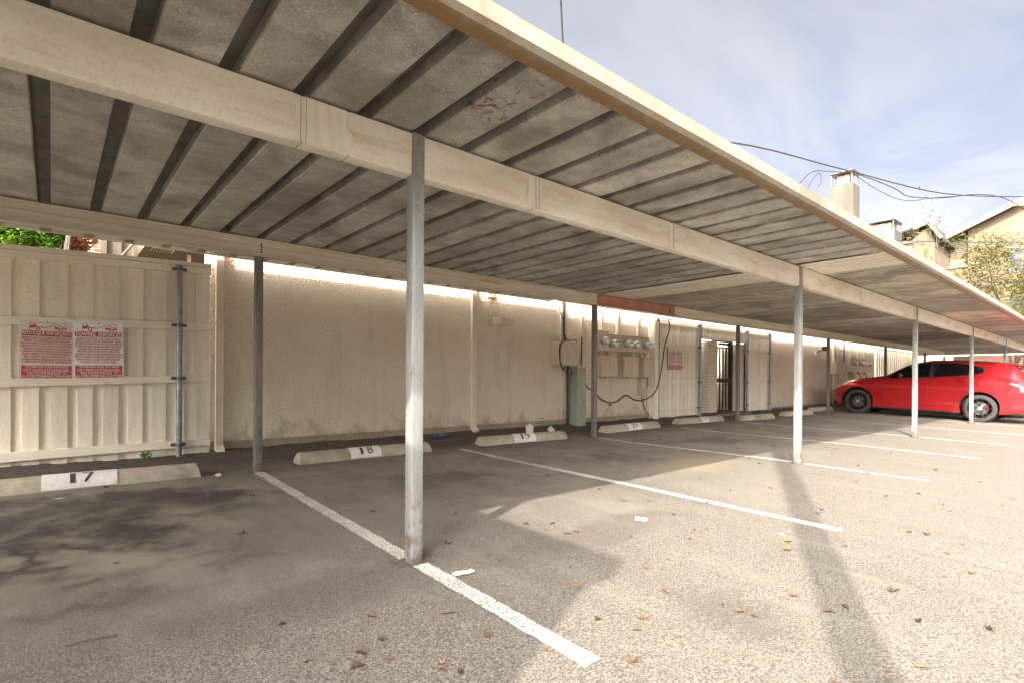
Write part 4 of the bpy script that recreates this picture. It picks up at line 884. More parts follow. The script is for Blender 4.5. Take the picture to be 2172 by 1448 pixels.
# ---------------------------------------------------------------- red car
def gauss_smooth(a, k=2):
    for _ in range(k): a = np.concatenate([[a[0]], (a[:-2] + 2 * a[1:-1] + a[2:]) / 4, [a[-1]]])
    return a
TY = [3.62, 3.58, 3.48, 3.30, 2.9, 2.4, 2.15, 1.7, 1.4, 1.1, .6, 0, -.4, -.66, -.78, -1.0, -1.14, -1.22, -1.26]
T = dict(
    w=[.58, .68, .78, .875, .935, .95, .95, .95, .95, .95, .95, .957, .955, .935, .92, .88, .83, .76, .66],
    zr=[.74, .80, .89, .985, 1.09, 1.17, 1.215, 1.50, 1.615, 1.665, 1.69, 1.675, 1.645, 1.60, 1.50, 1.27, 1.10, .96, .84],
    zb=[.70, .75, .83, .91, 1.00, 1.07, 1.095, 1.115, 1.13, 1.155, 1.205, 1.265, 1.27, 1.22, 1.19, 1.10, 1.00, .90, .80],
    wb=[.54, .63, .72, .80, .86, .885, .89, .895, .895, .892, .885, .865, .84, .81, .80, .77, .73, .67, .58],
    wr=[.46, .54, .60, .66, .70, .73, .74, .695, .665, .655, .645, .63, .605, .585, .60, .61, .60, .56, .5],
    zl=[.42, .34, .27, .24, .22, .21, .21, .205, .2, .2, .2, .2, .21, .24, .26, .30, .34, .38, .44])
NS = 90
YS = np.linspace(3.62, -1.26, NS)
def tab(k): return gauss_smooth(np.interp(-YS, -np.array(TY), np.array(T[k])), 3)
TB = {k: tab(k) for k in T}
def ring(i):
    w_, zr, zb, wb, wr, zl = (TB[k][i] for k in ('w', 'zr', 'zb', 'wb', 'wr', 'zl'))
    ze = zr - .055 if zr - zb > .14 else zr - .022 - .033 * max(0, (zr - zb) / .14)
    ze = max(ze, zb + .012)
    zm = zl + (zb - zl) * .55
    p = [(0, zl), (w_ * .82, zl), (w_ - .035, zl + .03), (w_ - .012, zl + .10), (w_ - .03, zl + .22), (w_ - .012, zm - .05), (w_, zm + .06), (w_ - .012, zb - .14 if zb - .14 > zm + .08 else zm + .1), (wb + .022, zb - .035), (wb, zb)]
    for t in (.33, .66): p.append((wb + (wr - wb) * t + .018 * math.sin(math.pi * t) * min(1, (ze - zb) / .3), zb + (ze - zb) * t))
    p += [(wr, ze), (wr - .05, ze + (zr - ze) * .5), (wr * .55, zr - .008), (0, zr)]
    return p
RG = [ring(i) for i in range(NS)]
def sidex(y, z):
    """half width of the body at a given length and height"""
    fi = (3.62 - y) / 4.88 * (NS - 1); i = max(0, min(NS - 2, int(fi))); t = fi - i; r = []
    for q in (RG[i], RG[i + 1]):
        v = q[2][0]
        for (xa, za), (xb, zb) in zip(q[2:13], q[3:13]):
            if min(za, zb) <= z <= max(za, zb) + 1e-9 and zb != za: v = xa + (xb - xa) * (z - za) / (zb - za)
        r.append(v)
    return r[0] + (r[1] - r[0]) * t
def topz(y, x):
    fi = (3.62 - y) / 4.88 * (NS - 1); i = max(0, min(NS - 2, int(fi))); t = fi - i; r = []
    for q in (RG[i], RG[i + 1]):
        px_ = [p[0] for p in q[12:]][::-1]; pz_ = [p[1] for p in q[12:]][::-1]; r.append(float(np.interp(abs(x), px_, pz_)))
    return r[0] + (r[1] - r[0]) * t
def lerp(tb, y): return float(np.interp(-y, [-a for a, _ in tb], [c for _, c in tb]))

def cpaint(name, c):
    m = bpy.data.materials.new(name); t, b = sh(m); b.inputs['Base Color'].default_value = setcol(c); b.inputs['Roughness'].default_value = 0.30; b.inputs['Metallic'].default_value = 0.5
    b.inputs['Coat Weight'].default_value = 1.0; b.inputs['Coat Roughness'].default_value = 0.03
    b.inputs['Coat IOR'].default_value = 1.5; b.inputs['Specular IOR Level'].default_value = 0.3
    return m
M['red'] = cpaint('red_car_paint', (0.46, 0.012, 0.016))
M['darkcar'] = cpaint('black_car_paint', (0.012, 0.013, 0.015))
M['cglass'] = mat('tinted_glass', (0.004, 0.0045, 0.005), None, 5, 0.03)
M['tyre'] = mat('tyre_rubber', (0.022, 0.02, 0.018), (0.045, 0.041, 0.036), 20, 0.85)
M['rim'] = mat('dark_alloy', (0.06, 0.06, 0.062), (0.10, 0.10, 0.10), 10, 0.28, metal=0.8)
M['rim_edge'] = mat('machined_alloy', (0.42, 0.42, 0.41), None, 10, 0.25, metal=0.8)
M['disc'] = mat('brake_disc', (0.22, 0.21, 0.20), None, 10, 0.35, metal=0.7)
M['caliper'] = mat('red_caliper', (0.22, 0.012, 0.01), None, 10, 0.4)
M['chrome'] = mat('chrome_trim', (0.65, 0.65, 0.63), None, 10, 0.18, metal=0.9)
M['headlamp'] = mat('headlamp_glass', (0.42, 0.42, 0.40), (0.6, 0.6, 0.57), 20, 0.08, coat=0.6)
M['amber'] = mat('amber_reflector', (0.6, 0.2, 0.02), None, 10, 0.2)
M['tail'] = mat('tail_lamp', (0.26, 0.01, 0.012), (0.4, 0.03, 0.03), 10, 0.1, coat=0.6)
M['well'] = mat('wheel_well_plastic', (0.012, 0.012, 0.012), None, 10, 0.9)

def make_car(label, paint, loc):
    c = thing('car', label, 'car', loc); c.rotation_euler = (math.atan(.033), 0, 0)
    n = len(RG[0]); b = MB()
    full = [r + [(-x, z) for x, z in r[-2:0:-1]] for r in RG]; m_ = len(full[0])
    for i in range(NS): b.v += [(x, YS[i], z) for x, z in full[i]]
    for i in range(NS - 1):
        for k in range(m_): b.f.append((i * m_ + k, i * m_ + (k + 1) % m_, (i + 1) * m_ + (k + 1) % m_, (i + 1) * m_ + k))
    b.f.append(tuple(range(m_))); b.f.append(tuple((NS - 1) * m_ + k for k in range(m_))[::-1])
    me = b.mesh('body', paint); body0 = bpy.data.objects.new('body', me); COL.objects.link(body0)
    cut = MB()
    for wy in WHY:
        for sx in (-1, 1): cut.lathe([(.425, sx * .60), (.425, sx * 1.2)], 40, 'x', (0, wy, .40))
    co = bpy.data.objects.new('cut', cut.mesh('cut', M['well'])); COL.objects.link(co)
    md = body0.modifiers.new('b', 'BOOLEAN'); md.operation = 'DIFFERENCE'; md.object = co; md.solver = 'EXACT'
    dg = bpy.context.evaluated_depsgraph_get(); me2 = bpy.data.meshes.new_from_object(body0.evaluated_get(dg))
    bpy.data.objects.remove(body0); bpy.data.objects.remove(co)
    bm_ = bmesh.new(); bm_.from_mesh(me2)
    for f in bm_.faces: f.smooth = True
    for e in bm_.edges:
        if len(e.link_faces) == 2 and e.calc_face_angle(0) > .6: e.smooth = False
    bm_.to_mesh(me2); bm_.free(); me2.name = 'body'
    if len(me2.materials) < 1: me2.materials.append(paint)
    body = link('body', me2, c, True)
    for wy in WHY:                                     # dark wheel-arch liners and wheels
        for sx in (-1, 1):
            k = MB(); q = 20
            for xx in (.61, .935 if wy > 1 else .945):
                for j in range(q + 1):
                    a = math.radians(-8 + 196 * j / q); k.v.append((sx * xx, wy + .421 * math.cos(a), .40 + .421 * math.sin(a)))
            for j in range(q): k.f.append((j, j + 1, q + 2 + j, q + 1 + j))
            c0 = len(k.v); k.v.append((sx * .614, wy, .40))
            for j in range(24): k.v.append((sx * .614, wy + .423 * math.cos(2 * math.pi * j / 24), .40 + .423 * math.sin(2 * math.pi * j / 24)))
            k.f += [(c0, c0 + 1 + j, c0 + 1 + (j + 1) % 24) for j in range(24)]
            k.build('arch_liner', M['well'], c, local=True, smooth=True)
            t = MB(); t.lathe([(.265, .68), (.345, .675), (.37, .70), (.372, .80), (.365, .885), (.335, .905), (.275, .90), (.262, .885)], 40, 'x', (0, 0, 0), False)
            t.v = [(sx * x, y + wy, z + .372) for x, y, z in t.v]
            wh = t.build('wheel', M['tyre'], c, local=True, smooth=True)
            r = MB(); r.lathe([(.235, .74), (.268, .70), (.268, .886), (.258, .898), (.25, .886), (.245, .76)], 40, 'x', (0, 0, 0), False)
            r.v = [(sx * x, y + wy, z + .372) for x, y, z in r.v]; sub('rim', r, M['rim'], wh, smooth=True)
            d = MB(); d.lathe([(.175, .76), (.175, .785)], 28, 'x'); d.v = [(sx * x, y + wy, z + .372) for x, y, z in d.v]; sub('brake_disc', d, M['disc'], wh)
            ca = MB(); ca.box(.785, .82, -.185, -.12, -.07, .05) ; ca.v = [(sx * x, y + wy, z + .372) for x, y, z in ca.v]; sub('caliper', ca, M['caliper'], wh, bevel=.012)
            hb = MB(); hb.lathe([(.075, .78), (.075, .86), (.03, .868)], 18, 'x'); hb.v = [(sx * x, y + wy, z + .372) for x, y, z in hb.v]; sub('hub', hb, M['rim_edge'], wh, smooth=True)
            for s5 in range(5):
                a = math.radians(90 + 72 * s5); sp_ = MB()
                for off in (-.16, .16):
                    a1 = a + off * .55; a2 = a + off * 1.5
                    p0 = (.855, .05 * math.cos(a1), .05 * math.sin(a1)); p1 = (.880, .252 * math.cos(a2), .252 * math.sin(a2))
                    sp_.bar(p0, p1, .022, .022, (1, 0, 0))
                sp_.v = [(sx * x, y + wy, z + .372) for x, y, z in sp_.v]; sub('spoke', sp_, M['rim'], wh)
    # glazing lies just proud of the body surface
    LO = [(2.06, 1.135), (1.4, 1.165), (1.0, 1.19), (.5, 1.235), (.05, 1.285), (-.10, 1.345), (-.14, 1.40)]
    HI = [(2.06, 1.145), (1.93, 1.265), (1.75, 1.39), (1.55, 1.49), (1.3, 1.56), (.9, 1.595), (.5, 1.59), (.15, 1.545), (-.05, 1.475), (-.14, 1.41)]
    def side_patch(name, mm, ya, yb, f0, f1, off, sx, parent=c, ny=16, nz=4):
        q = MB()
        for i in range(ny + 1):
            y = ya + (yb - ya) * i / ny; z0, z1 = f0(y), f1(y)
            for j in range(nz + 1):
                z = z0 + (z1 - z0) * j / nz; q.v.append((sx * (sidex(y, z) + off), y, z))
        for i in range(ny):
            for j in range(nz): q.f.append((i * (nz + 1) + j, (i + 1) * (nz + 1) + j, (i + 1) * (nz + 1) + j + 1, i * (nz + 1) + j + 1))
        return q.build(name, mm, parent, local=True, smooth=True)
    for sx in (-1, 1):
        side_patch('window_surround', M['black'], 2.09, -.17, lambda y: lerp(LO, y) - .012, lambda y: lerp(HI, y) + .012, .004, sx, ny=40)
        for ya, yb in ((2.0, 1.06), (.97, .20), (.165, -.10)):
            side_patch('side_window', M['cglass'], ya, yb, lambda y: lerp(LO, y) + .004, lambda y: max(lerp(LO, y) + .006, lerp(HI, y) - .006), .008, sx)
        for yy in (.985, .18):
            q = MB(); pts = [(sx * (sidex(yy - .09 * k / 6 * (1 if yy > .5 else .6), lerp(LO, yy) + (lerp(HI, yy) - lerp(LO, yy)) * k / 6) + .011), yy - .09 * k / 6 * (1 if yy > .5 else .6), lerp(LO, yy) + (lerp(HI, yy) - lerp(LO, yy)) * k / 6) for k in range(7)]
            q.tube(pts, .005, 6); q.build('window_pillar_strip', M['chrome'], c, local=True)
        def seam(pts, r=.006, mm=M['black'], nm='door_seam'):
            q = MB(); q.tube([(sx * (sidex(y, z) + .0005), y, z) for y, z in pts], r, 5); q.build(nm, mm, c, local=True)
        seam([(2.12, 1.09), (2.16, .9), (2.15, .7), (2.13, .5), (2.1, .40)]); seam([(1.02, 1.18), (1.06, 1.0), (1.08, .8), (1.07, .6), (1.04, .40)])
        seam([(.16, 1.27), (.22, 1.1), (.30, .92), (.40, .75), (.45, .6), (.47, .42)]); seam([(2.1, .40), (1.6, .385), (1.04, .38), (.47, .42)])
        seam([(3.30, .80), (3.05, .92), (2.7, 1.0), (2.3, 1.05), (2.12, 1.09)], .003)
        for y0 in (1.22, .32):
            h = MB(); zz = 1.055 if y0 > 1 else 1.10
            h.tube([(sx * (sidex(y0 + .11, zz) + .003), y0 + .11, zz), (sx * (sidex(y0 + .07, zz) + .028), y0 + .07, zz + .004), (sx * (sidex(y0 - .07, zz) + .028), y0 - .07, zz + .008), (sx * (sidex(y0 - .11, zz) + .003), y0 - .11, zz + .008)], .013, 8)
            h.build('door_handle', paint, c, local=True, smooth=True)
        mi = MB(); mi.lathe([(.02, -.11), (.075, -.10), (.085, -.03), (.08, .05), (.03, .08)], 12, 'x'); mi.v = [(sx * (1.02 + x * .8), 1.72 + y * .8, 1.21 + z * .8) for x, y, z in mi.v]
        mo = mi.build('door_mirror', M['black'], c, local=True, smooth=True)
        sub('mirror_stalk', MB().bar((sx * .90, 1.75, 1.14), (sx * 1.0, 1.73, 1.17), .08, .03), M['black'], mo)
        side_patch('headlamp', M['headlamp'], 3.56, 3.12, lambda y: lerp([(3.56, .70), (3.4, .79), (3.12, .90)], y), lambda y: lerp([(3.56, .78), (3.4, .87), (3.12, .945)], y), .006, sx)
        side_patch('indicator', M['amber'], 3.36, 3.24, lambda y: lerp([(3.36, .825), (3.24, .86)], y), lambda y: lerp([(3.36, .85), (3.24, .89)], y), .010, sx, ny=4)
        side_patch('tail_lamp', M['tail'], -.66, -1.22, lambda y: lerp([(-.66, 1.06), (-1.22, .90)], y), lambda y: lerp([(-.66, 1.10), (-.9, 1.06), (-1.22, .98)], y), .006, sx)
        side_patch('sill_trim', M['well'], 2.38, .36, lambda y: .205, lambda y: .245, .004, sx, ny=10)
        rr = MB(); rr.tube([(sx * (.655 - .02 * k / 8), 1.25 - 1.55 * k / 8, topz(1.25 - 1.55 * k / 8, .64) + (.03 if 0 < k < 8 else .0)) for k in range(9)], .012, 7); rr.build('roof_rail', M['black'], c, local=True, smooth=True)
        ex_ = MB(); ex_.tube([(sx * .58, -1.30, .30), (sx * .58, -1.05, .30)], .045, 12); ex_.build('exhaust_pipe', M['chrome'], c, local=True)
    def top_patch(name, mm, ya, yb, frac, off, ny=12, nx=12):
        q = MB()
        for i in range(ny + 1):
            y = ya + (yb - ya) * i / ny; wr_ = float(np.interp(-y, -YS, TB['wr'])) * frac
            for j in range(nx + 1):
                x = -wr_ + 2 * wr_ * j / nx; q.v.append((x, y - (off * .5 if y < 0 else -off * .6), topz(y, x) + off))
        for i in range(ny):
            for j in range(nx): q.f.append((i * (nx + 1) + j, (i + 1) * (nx + 1) + j, (i + 1) * (nx + 1) + j + 1, i * (nx + 1) + j + 1))
        q.build(name, mm, c, local=True, smooth=True)
    top_patch('windscreen', M['cglass'], 2.10, 1.46, .97, .007); top_patch('rear_window', M['cglass'], -.74, -1.05, .93, .008)
    sp_ = MB(); sp_.hexa([(-.55, -.60, 1.585), (.55, -.60, 1.585), (.50, -.86, 1.545), (-.50, -.86, 1.545), (-.55, -.60, 1.615), (.55, -.60, 1.615), (.50, -.86, 1.565), (-.50, -.86, 1.565)]); sp_.build('spoiler', paint, c, local=True, bevel=.006)
    MB().prism([(-.42, 1.62), (-.62, 1.60), (-.60, 1.675), (-.56, 1.685)], lambda p, t: (t, p[0], p[1]), -.02, .02).build('roof_aerial', M['black'], c, local=True, bevel=.006)
    MB().box(-.62, .62, 3.50, 3.585, .26, .40).build('lower_grille', M['well'], c, local=True)
    MB().box(-.60, .60, -1.27, -1.10, .28, .46).build('rear_diffuser', M['well'], c, local=True)
    return c
WHY = (2.83, -.07)
red_car = make_car('bright red SUV parked nose-in under the carport', M['red'], (18.30, 0, 0))
dark_car = make_car('black car parked just beyond the red SUV, only its rear showing', M['darkcar'], (21.15, .05, .0))

# ---------------------------------------------------------------- trees
def leaf_cloud(blobs, n, size, seed, flat=.5, fill=.35):
    r = random.Random(seed); q = MB()
    for _ in range(n):
        cx, cy, cz, rx, ry, rz_ = blobs[r.randrange(len(blobs))]
        while True:
            d = Vector((r.gauss(0, 1), r.gauss(0, 1), r.gauss(0, 1)))
            if d.length > .1: break
        d.normalize(); rad = (fill + (1 - fill) * r.random()) ** .6
        p = Vector((cx + d.x * rx * rad, cy + d.y * ry * rad, cz + d.z * rz_ * rad))
        a = Vector((r.gauss(0, 1), r.gauss(0, 1), r.gauss(0, .6))).normalized(); b_ = a.orthogonal().normalized(); s_ = size * r.uniform(.6, 1.4)
        b_ = (b_ + Vector((r.uniform(-.4, .4), r.uniform(-.4, .4), r.uniform(-.4, .4)))).normalized()
        q.add([p - a * s_, p + b_ * s_ * flat, p + a * s_, p - b_ * s_ * flat], [(0, 1, 2, 3)])
    return q
def branchy(base, h, seed, r0=.14, depth=4, spread=.5, lean=(0, 0)):
    r = random.Random(seed); q = MB(); tips = []
    def grow(p, d, L, rad, lv):
        pts = [p]; n = 4
        for i in range(n):
            d = (d + Vector((r.uniform(-.13, .13), r.uniform(-.13, .13), r.uniform(-.03, .10)))).normalized(); pts.append(pts[-1] + d * L / n)
        rs = [rad * (1 - .45 * i / n) for i in range(n + 1)]; q.tube(pts, rs, 7 if lv < 2 else 4)
        if lv >= depth: tips.append(pts[-1]); return
        for k in range(3 if lv else 4):
            t = pts[2 + (k % 3)] if lv else pts[1 + (k % 4)]
            a = r.uniform(0, 6.28); nd = (d + Vector((math.cos(a), math.sin(a), r.uniform(-.05, .5))) * spread).normalized()
            grow(t, nd, L * r.uniform(.55, .75), rad * .5, lv + 1)
        tips.append(pts[-1])
    grow(Vector(base), Vector((lean[0], lean[1], 1)).normalized(), h, r0, 0)
    return q, tips
def tree(base, h, seed, label, lm, nleaf, size, blobs=None, r0=.14, spread=.5, depth=3, lean=(0, 0), flat=.5, tuft=.25, group=None):
    t = thing('tree', label, 'tree', base, group)
    q, tips = branchy(base, h, seed, r0, depth, spread, lean); q.build('trunk', M['bark'], t, smooth=True)
    bl = blobs or [(p.x, p.y, p.z, tuft, tuft, tuft * .8) for p in tips]
    leaf_cloud(bl, nleaf, size, seed + 5, flat).build('crown', lm, t)
# behind the left fence
tree((-2.42, 9.6, 0), 3.2, 3, 'leafy green tree above the left end of the board fence', M['leaf_green'], 15000, .042, [(-2.7, 9.5, 3.7, .9, .6, .9), (-2.15, 9.3, 3.55, .42, .5, .5), (-3.2, 9.6, 4.2, 1.0, .7, 1), (-2.3, 9.9, 4.2, .9, .7, .7)], .10, lean=(.12, 0), depth=1, group='trees behind the left fence')
tree((-1.86, 8.6, 0), 3.6, 5, 'green tree with a leaning trunk in the middle of the fence top', M['leaf_green'], 6500, .042, [(-1.72, 9.3, 3.5, .34, .4, .5), (-1.9, 9.5, 3.9, .6, .6, .6)], .075, lean=(.08, 0), depth=1, group='trees behind the left fence')
tree((-1.32, 9.7, 0), 2.2, 8, 'small reddish-leaved tree behind the fence beside the townhouse', M['leaf_red'], 4500, .034, [(-1.40, 9.3, 3.35, .22, .3, .34), (-1.30, 9.3, 3.6, .28, .3, .36), (-1.50, 9.4, 3.8, .32, .3, .4)], .04, depth=1, group='trees behind the left fence')
# shrub seen through the gate
sb = thing('shrub', 'leafy shrub seen through the bars of the iron gate', 'shrub', (12.75, 6.4, .2))
q, tp = branchy((12.9, 6.4, .15), .8, 21, .03, 2, .6); q.build('stem', M['bark'], sb)
leaf_cloud([(12.9, 6.3, .7, .55, .5, .6), (13.25, 6.5, 1.1, .4, .4, .45)], 1800, .05, 31).build('foliage', M['leaf_green'], sb)
# tree beyond the right roof edge
tree((40.0, 1.5, 0), 4.2, 14, 'sparse yellow-green tree in front of the tall tan building', M['leaf_yellow'], 9000, .11, None, .14, .6, 4, flat=.3, tuft=1.0)
tree((37.5, .9, 0), 3.3, 33, 'yellow-green tree at the right edge beside the utility pole', M['leaf_yellow'], 5000, .10, None, .10, .6, 3, flat=.3, tuft=.8)
tree((41.0, 4.7, 0), 5.2, 19, 'bare-twigged tree between the two far roofs', M['leaf_yellow'], 260, .12, None, .12, .38, 4, flat=.3, tuft=.4)
# weed at the foot of the fence
wd_ = thing('weed', 'small green weed at the foot of the board fence', 'plant', (-.85, 4.36, .16))
leaf_cloud([(-.86, 4.36, .20, .045, .035, .05), (-.82, 4.37, .23, .03, .03, .03)], 70, .016, 77).build('leaf_tuft', M['leaf_green'], wd_)
MB().tube([(-.85, 4.36, .14), (-.85, 4.36, .24)], .003, 5).build('stem', M['leaf_green'], wd_)

# ---------------------------------------------------------------- house glimpsed over the left fence
hA = thing('townhouse', 'stucco townhouse with a balcony glimpsed above the board fence', 'house', (1.5, 10, 0))
MB().box(-1.02, -.87, 11.3, 14, 0, 6).build('brick_return', M['brick_red'], hA)
MB().box(-.86, .9, 11.2, 13.9, 0, 6).build('bay_wall', M['stucco_far'], hA)
for xx in (-.85, -.60, -.36): MB().box(xx, xx + .06, 11.15, 11.199, 0, 6).build('trim_strip', M['far_trim'], hA)
MB().box(-.36, 1.2, 8.95, 11.1, 3.50, 3.75).build('balcony_slab', M['stucco_far'], hA)
v = MB().box(-.24, .12, 9.10, 9.42, 3.488, 3.499).build('soffit_vent', M['trim'], hA)
for i in range(7): sub('vent_slot', MB().box(-.22 + i * .046, -.192 + i * .046, 9.13, 9.39, 3.484, 3.4875), M['black'], v)
MB().box(.36, .42, 9.3, 9.36, 0, 3.49).build('balcony_post', M['trim'], hA)
MB().box(.43, .9, 9.3, 9.34, 3.2, 3.32).build('balcony_rail', M['trim'], hA)
MB().prism([(-1.9, 3.75), (-1.05, 4.2), (-1.05, 4.3), (-2.0, 3.85)], lambda p, t: (p[0], t, p[1]), 12.0, 14).build('roof', M['shingle'], hA)
MB().box(-1.10, -1.03, 11.4, 11.47, 0, 4.2).build('gutter_pipe', M['trim'], hA)

# ---------------------------------------------------------------- chimneys and houses beyond the roof edge
def chimney(x0, x1, y0, y1, z0, z1, label, m, cage=.55):
    t = thing('chimney', label, 'chimney', ((x0 + x1) / 2, (y0 + y1) / 2, z0))
    MB().box(x0, x1, y0, y1, z0, z1).build('stack', m, t, bevel=.02)
    MB().box(x0 + .1, x1 - .1, y0 + .1, y1 - .1, z1, z1 + .04).build('flue_top', M['black'], t)
    for a in (x0 + .03, x1 - .09):
        for c_ in (y0 + .03, y1 - .09): MB().box(a, a + .06, c_, c_ + .06, z1, z1 + cage).build('cage_post', M['grey_metal'], t)
    MB().box(x0 - .02, x1 + .02, y0 - .02, y1 + .02, z1 + cage, z1 + cage + .06).build('cap', M['grey_metal'], t, bevel=.01)
    MB().box(x0 + .22, x1 - .22, y0 + .22, y1 - .22, z1 + .041, z1 + cage - .08).build('flue', M['wood_dark'], t)
chimney(25.6, 26.5, 5.45, 6.4, 5.5, 10.0, 'tall pale stucco chimney with a metal cage cap rising above the roof edge', mat('chimney_stucco', (0.075, 0.066, 0.05), (0.118, 0.103, 0.081), 1.4, 0.9, 0.4, 12, stretch=(1, 1, .35), rust=(0.18, 0.167, 0.142), rscale=1.3, rlo=0.63, rhi=0.70))
chimney(35.0, 36.6, 6.2, 7.6, 4.9, 9.85, 'low wide grey chimney with a metal cap left of the gabled house', M['grey_metal'], .5)
hB = thing('house', 'gabled brick and stucco house beyond the carport roof', 'house', (45, 7, 0))
MB().box(42.3, 50, 5.75, 7.4, 0, 10.15).build('gable_wall', M['stucco_far'], hB)
MB().prism([(5.75, 10.15), (7.4, 10.15), (6.1, 11.35)], lambda p, t: (t, p[0], p[1]), 42.3, 50).build('gable', M['stucco_far'], hB)
MB().box(42.0, 50, 6.75, 10, 0, 10.4).build('brick_wall', M['brick_red'], hB)
rf = MB().hexa([(41.9, 6.0, 11.42), (50, 6.0, 11.42), (50, 10.4, 10.35), (41.9, 10.4, 10.35), (41.9, 6.0, 11.52), (50, 6.0, 11.52), (50, 10.4, 10.47), (41.9, 10.4, 10.47)]).build('roof_slope', M['shingle'], hB)
MB().hexa([(41.9, 5.35, 10.30), (50, 5.35, 10.30), (50, 5.999, 11.42), (41.9, 5.999, 11.42), (41.9, 5.35, 10.40), (50, 5.35, 10.40), (50, 5.999, 11.52), (41.9, 5.999, 11.52)]).build('roof_slope', M['shingle'], hB)
for ya, za, yb, zb in ((5.33, 10.32, 6.0, 11.46), (6.0, 11.46, 6.85, 11.22)): MB().bar((41.86, ya, za), (41.86, yb, zb), .06, .2).build('barge_board', M['far_trim'], hB)
MB().box(41.75, 41.9, 6.6, 10.4, 10.28, 10.42).build('eaves_gutter', M['far_trim'], hB)
MB().tube([(41.85, 6.72, 10.3), (41.85, 6.72, 0)], .07, 8).build('downpipe', M['far_trim'], hB)
MB().box(43, 43.5, 7.6, 8.2, 11.1, 11.35).build('roof_vent', M['black'], hB)
tb = thing('apartment_building', 'tall tan apartment building with sloping eaves at the right edge', 'building', (50, 2, 0))
MB().prism([(-12, 0), (4.65, 0), (4.65, 11.4), (-3, 14.7), (-12, 14.7)], lambda p, t: (t, p[0], p[1]), 46.0, 56).build('wall', M['stucco_far'], tb)
MB().prism([(4.66, 0), (6.1, 0), (6.1, 9.0), (4.66, 9.0)], lambda p, t: (t, p[0], p[1]), 46.05, 54).build('porch_wall', M['stucco_far'], tb)
MB().box(46.6, 54, 4.66, 6.1, 9.0, 11.0).build('recess_back', M['wood_dark'], tb)
MB().box(46.05, 46.2, 5.95, 6.1, 9.0, 10.9).build('porch_column', M['far_trim'], tb)
MB().box(45.95, 46.04, 4.66, 6.1, 8.9, 9.1).build('balcony_edge', M['far_trim'], tb)
for i in range(7): MB().box(46.15, 46.2, 4.7, 6.0, 9.9 + i * .14, 9.95 + i * .14).build('louvre', M['far_trim'], tb)
MB().hexa([(45.2, 6.6, 10.55), (56, 6.6, 10.55), (56, -3, 14.72), (45.2, -3, 14.72), (45.2, 6.6, 10.75), (56, 6.6, 10.75), (56, -3, 14.95), (45.2, -3, 14.95)]).build('roof', M['shingle'], tb)
MB().bar((45.17, 6.6, 10.62), (45.17, -3, 14.8), .05, .3).build('fascia', M['far_trim'], tb)
for ya, yb, za, zb in ((4.9, 5.7, 6.2, 7.6), (1.2, 2.6, 8.2, 9.8), (1.2, 2.6, 5.2, 6.8), (-1.6, -.2, 8.2, 9.8)):
    f = MB().box(45.93, 45.999, ya, yb, za, zb).build('window', M['far_trim'], tb)
    sub('pane', MB().box(45.90, 45.929, ya + .08, (ya + yb) / 2 - .03, za + .08, zb - .08), M['far_glass'], f)
    sub('pane', MB().box(45.90, 45.929, (ya + yb) / 2 + .03, yb - .08, za + .08, zb - .08), M['far_glass'], f)

# ---------------------------------------------------------------- utility poles and overhead wires
def pole(x, y, h, r, label, arm=True):
    t = thing('utility_pole', label, 'utility pole', (x, y, gz(x, y)))
    MB().tube([(x, y, -.3), (x, y, h * .5), (x, y, h)], [r, r * .9, r * .78], 16).build('shaft', M['wood_dark'], t, smooth=True)
    if arm:
        MB().bar((x - .75, y + .9, h - .7), (x + .75, y - .9, h - .7), .1, .12).build('crossarm', M['wood_dark'], t)
        for k in (-.9, -.4, .4, .9): MB().lathe([(.03, h - .64), (.05, h - .6), (.03, h - .55), (.045, h - .5)], 10, 'z', (x + .75 * k, y - .9 * k, 0)).build('insulator', M['grey_plastic'], t, smooth=True)
pole(-4.63, -4.77, 9.0, .125, 'wooden utility pole behind the viewer that throws the long shadow', arm=False)
pole(36.6, .62, 10.9, .17, 'dark wooden utility pole at the right edge of the lot')
wire('overhead_wire', [(-4.63, -4.77, 8.5), (.3, -.6, 7.0), (6.1, 4.5, 5.35)], .013, 'single black wire slanting up out of the picture over the roof edge', 'wire')
wire('overhead_wire', [(4.0, 6.0, 6.0), (12.49, 4.68, 7.73), (21.18, 4.58, 9.2), (28.83, 2.85, 9.55), (36.6, .72, 10.6)], .024, 'thick black main wire crossing the sky above the tall chimney', 'wire')
wire('overhead_wire', [(18.3, 5.6, 7.3), (18.89, 5.06, 8.28), (19.49, 4.89, 8.73), (20.4, 4.7, 8.92), (21.5, 4.5, 9.1)], .014, 'black service wire joining the main wire left of the tall chimney', 'wire')
wire('overhead_wire', [(19.0, 5.0, 7.7), (19.3, 4.9, 8.3), (19.7, 4.78, 8.70), (19.82, 4.72, 8.5), (19.6, 4.75, 8.15)], .012, 'loose curled wire end hanging below the main wire', 'wire')
wire('overhead_wire', [(21.6, 4.45, 9.18), (23.2, 4.0, 9.1), (24.58, 3.6, 8.95), (25.66, 3.36, 8.82), (28.83, 2.85, 9.35), (31.98, 2.18, 10.05), (34.1, 1.42, 10.15), (36.5, .7, 9.7)], .02, 'sagging pair of wires under the main wire right of the chimney', 'wire')
wire('overhead_wire', [(21.8, 4.4, 9.18), (23.6, 3.9, 8.72), (25.4, 3.45, 8.62), (28.0, 2.95, 9.2), (30.5, 2.5, 9.72)], .013, 'thinnest, lowest sagging wire right of the chimney', 'wire')
wire('overhead_wire', [(16.0, 2.2, 5.1), (17.86, 1.59, 5.28), (23.0, 1.0, 6.0), (28.21, .12, 6.71), (36.6, -.2, 7.9)], .013, 'straight wire passing in front of the gabled house and the tan building', 'wire')
wire('overhead_wire', [(22.0, 1.5, 4.2), (25.1, .87, 4.66), (28.2, .11, 5.12), (36.6, 0, 6.2)], .015, 'low wire in front of the yellow-green tree, upper of two', 'wire')
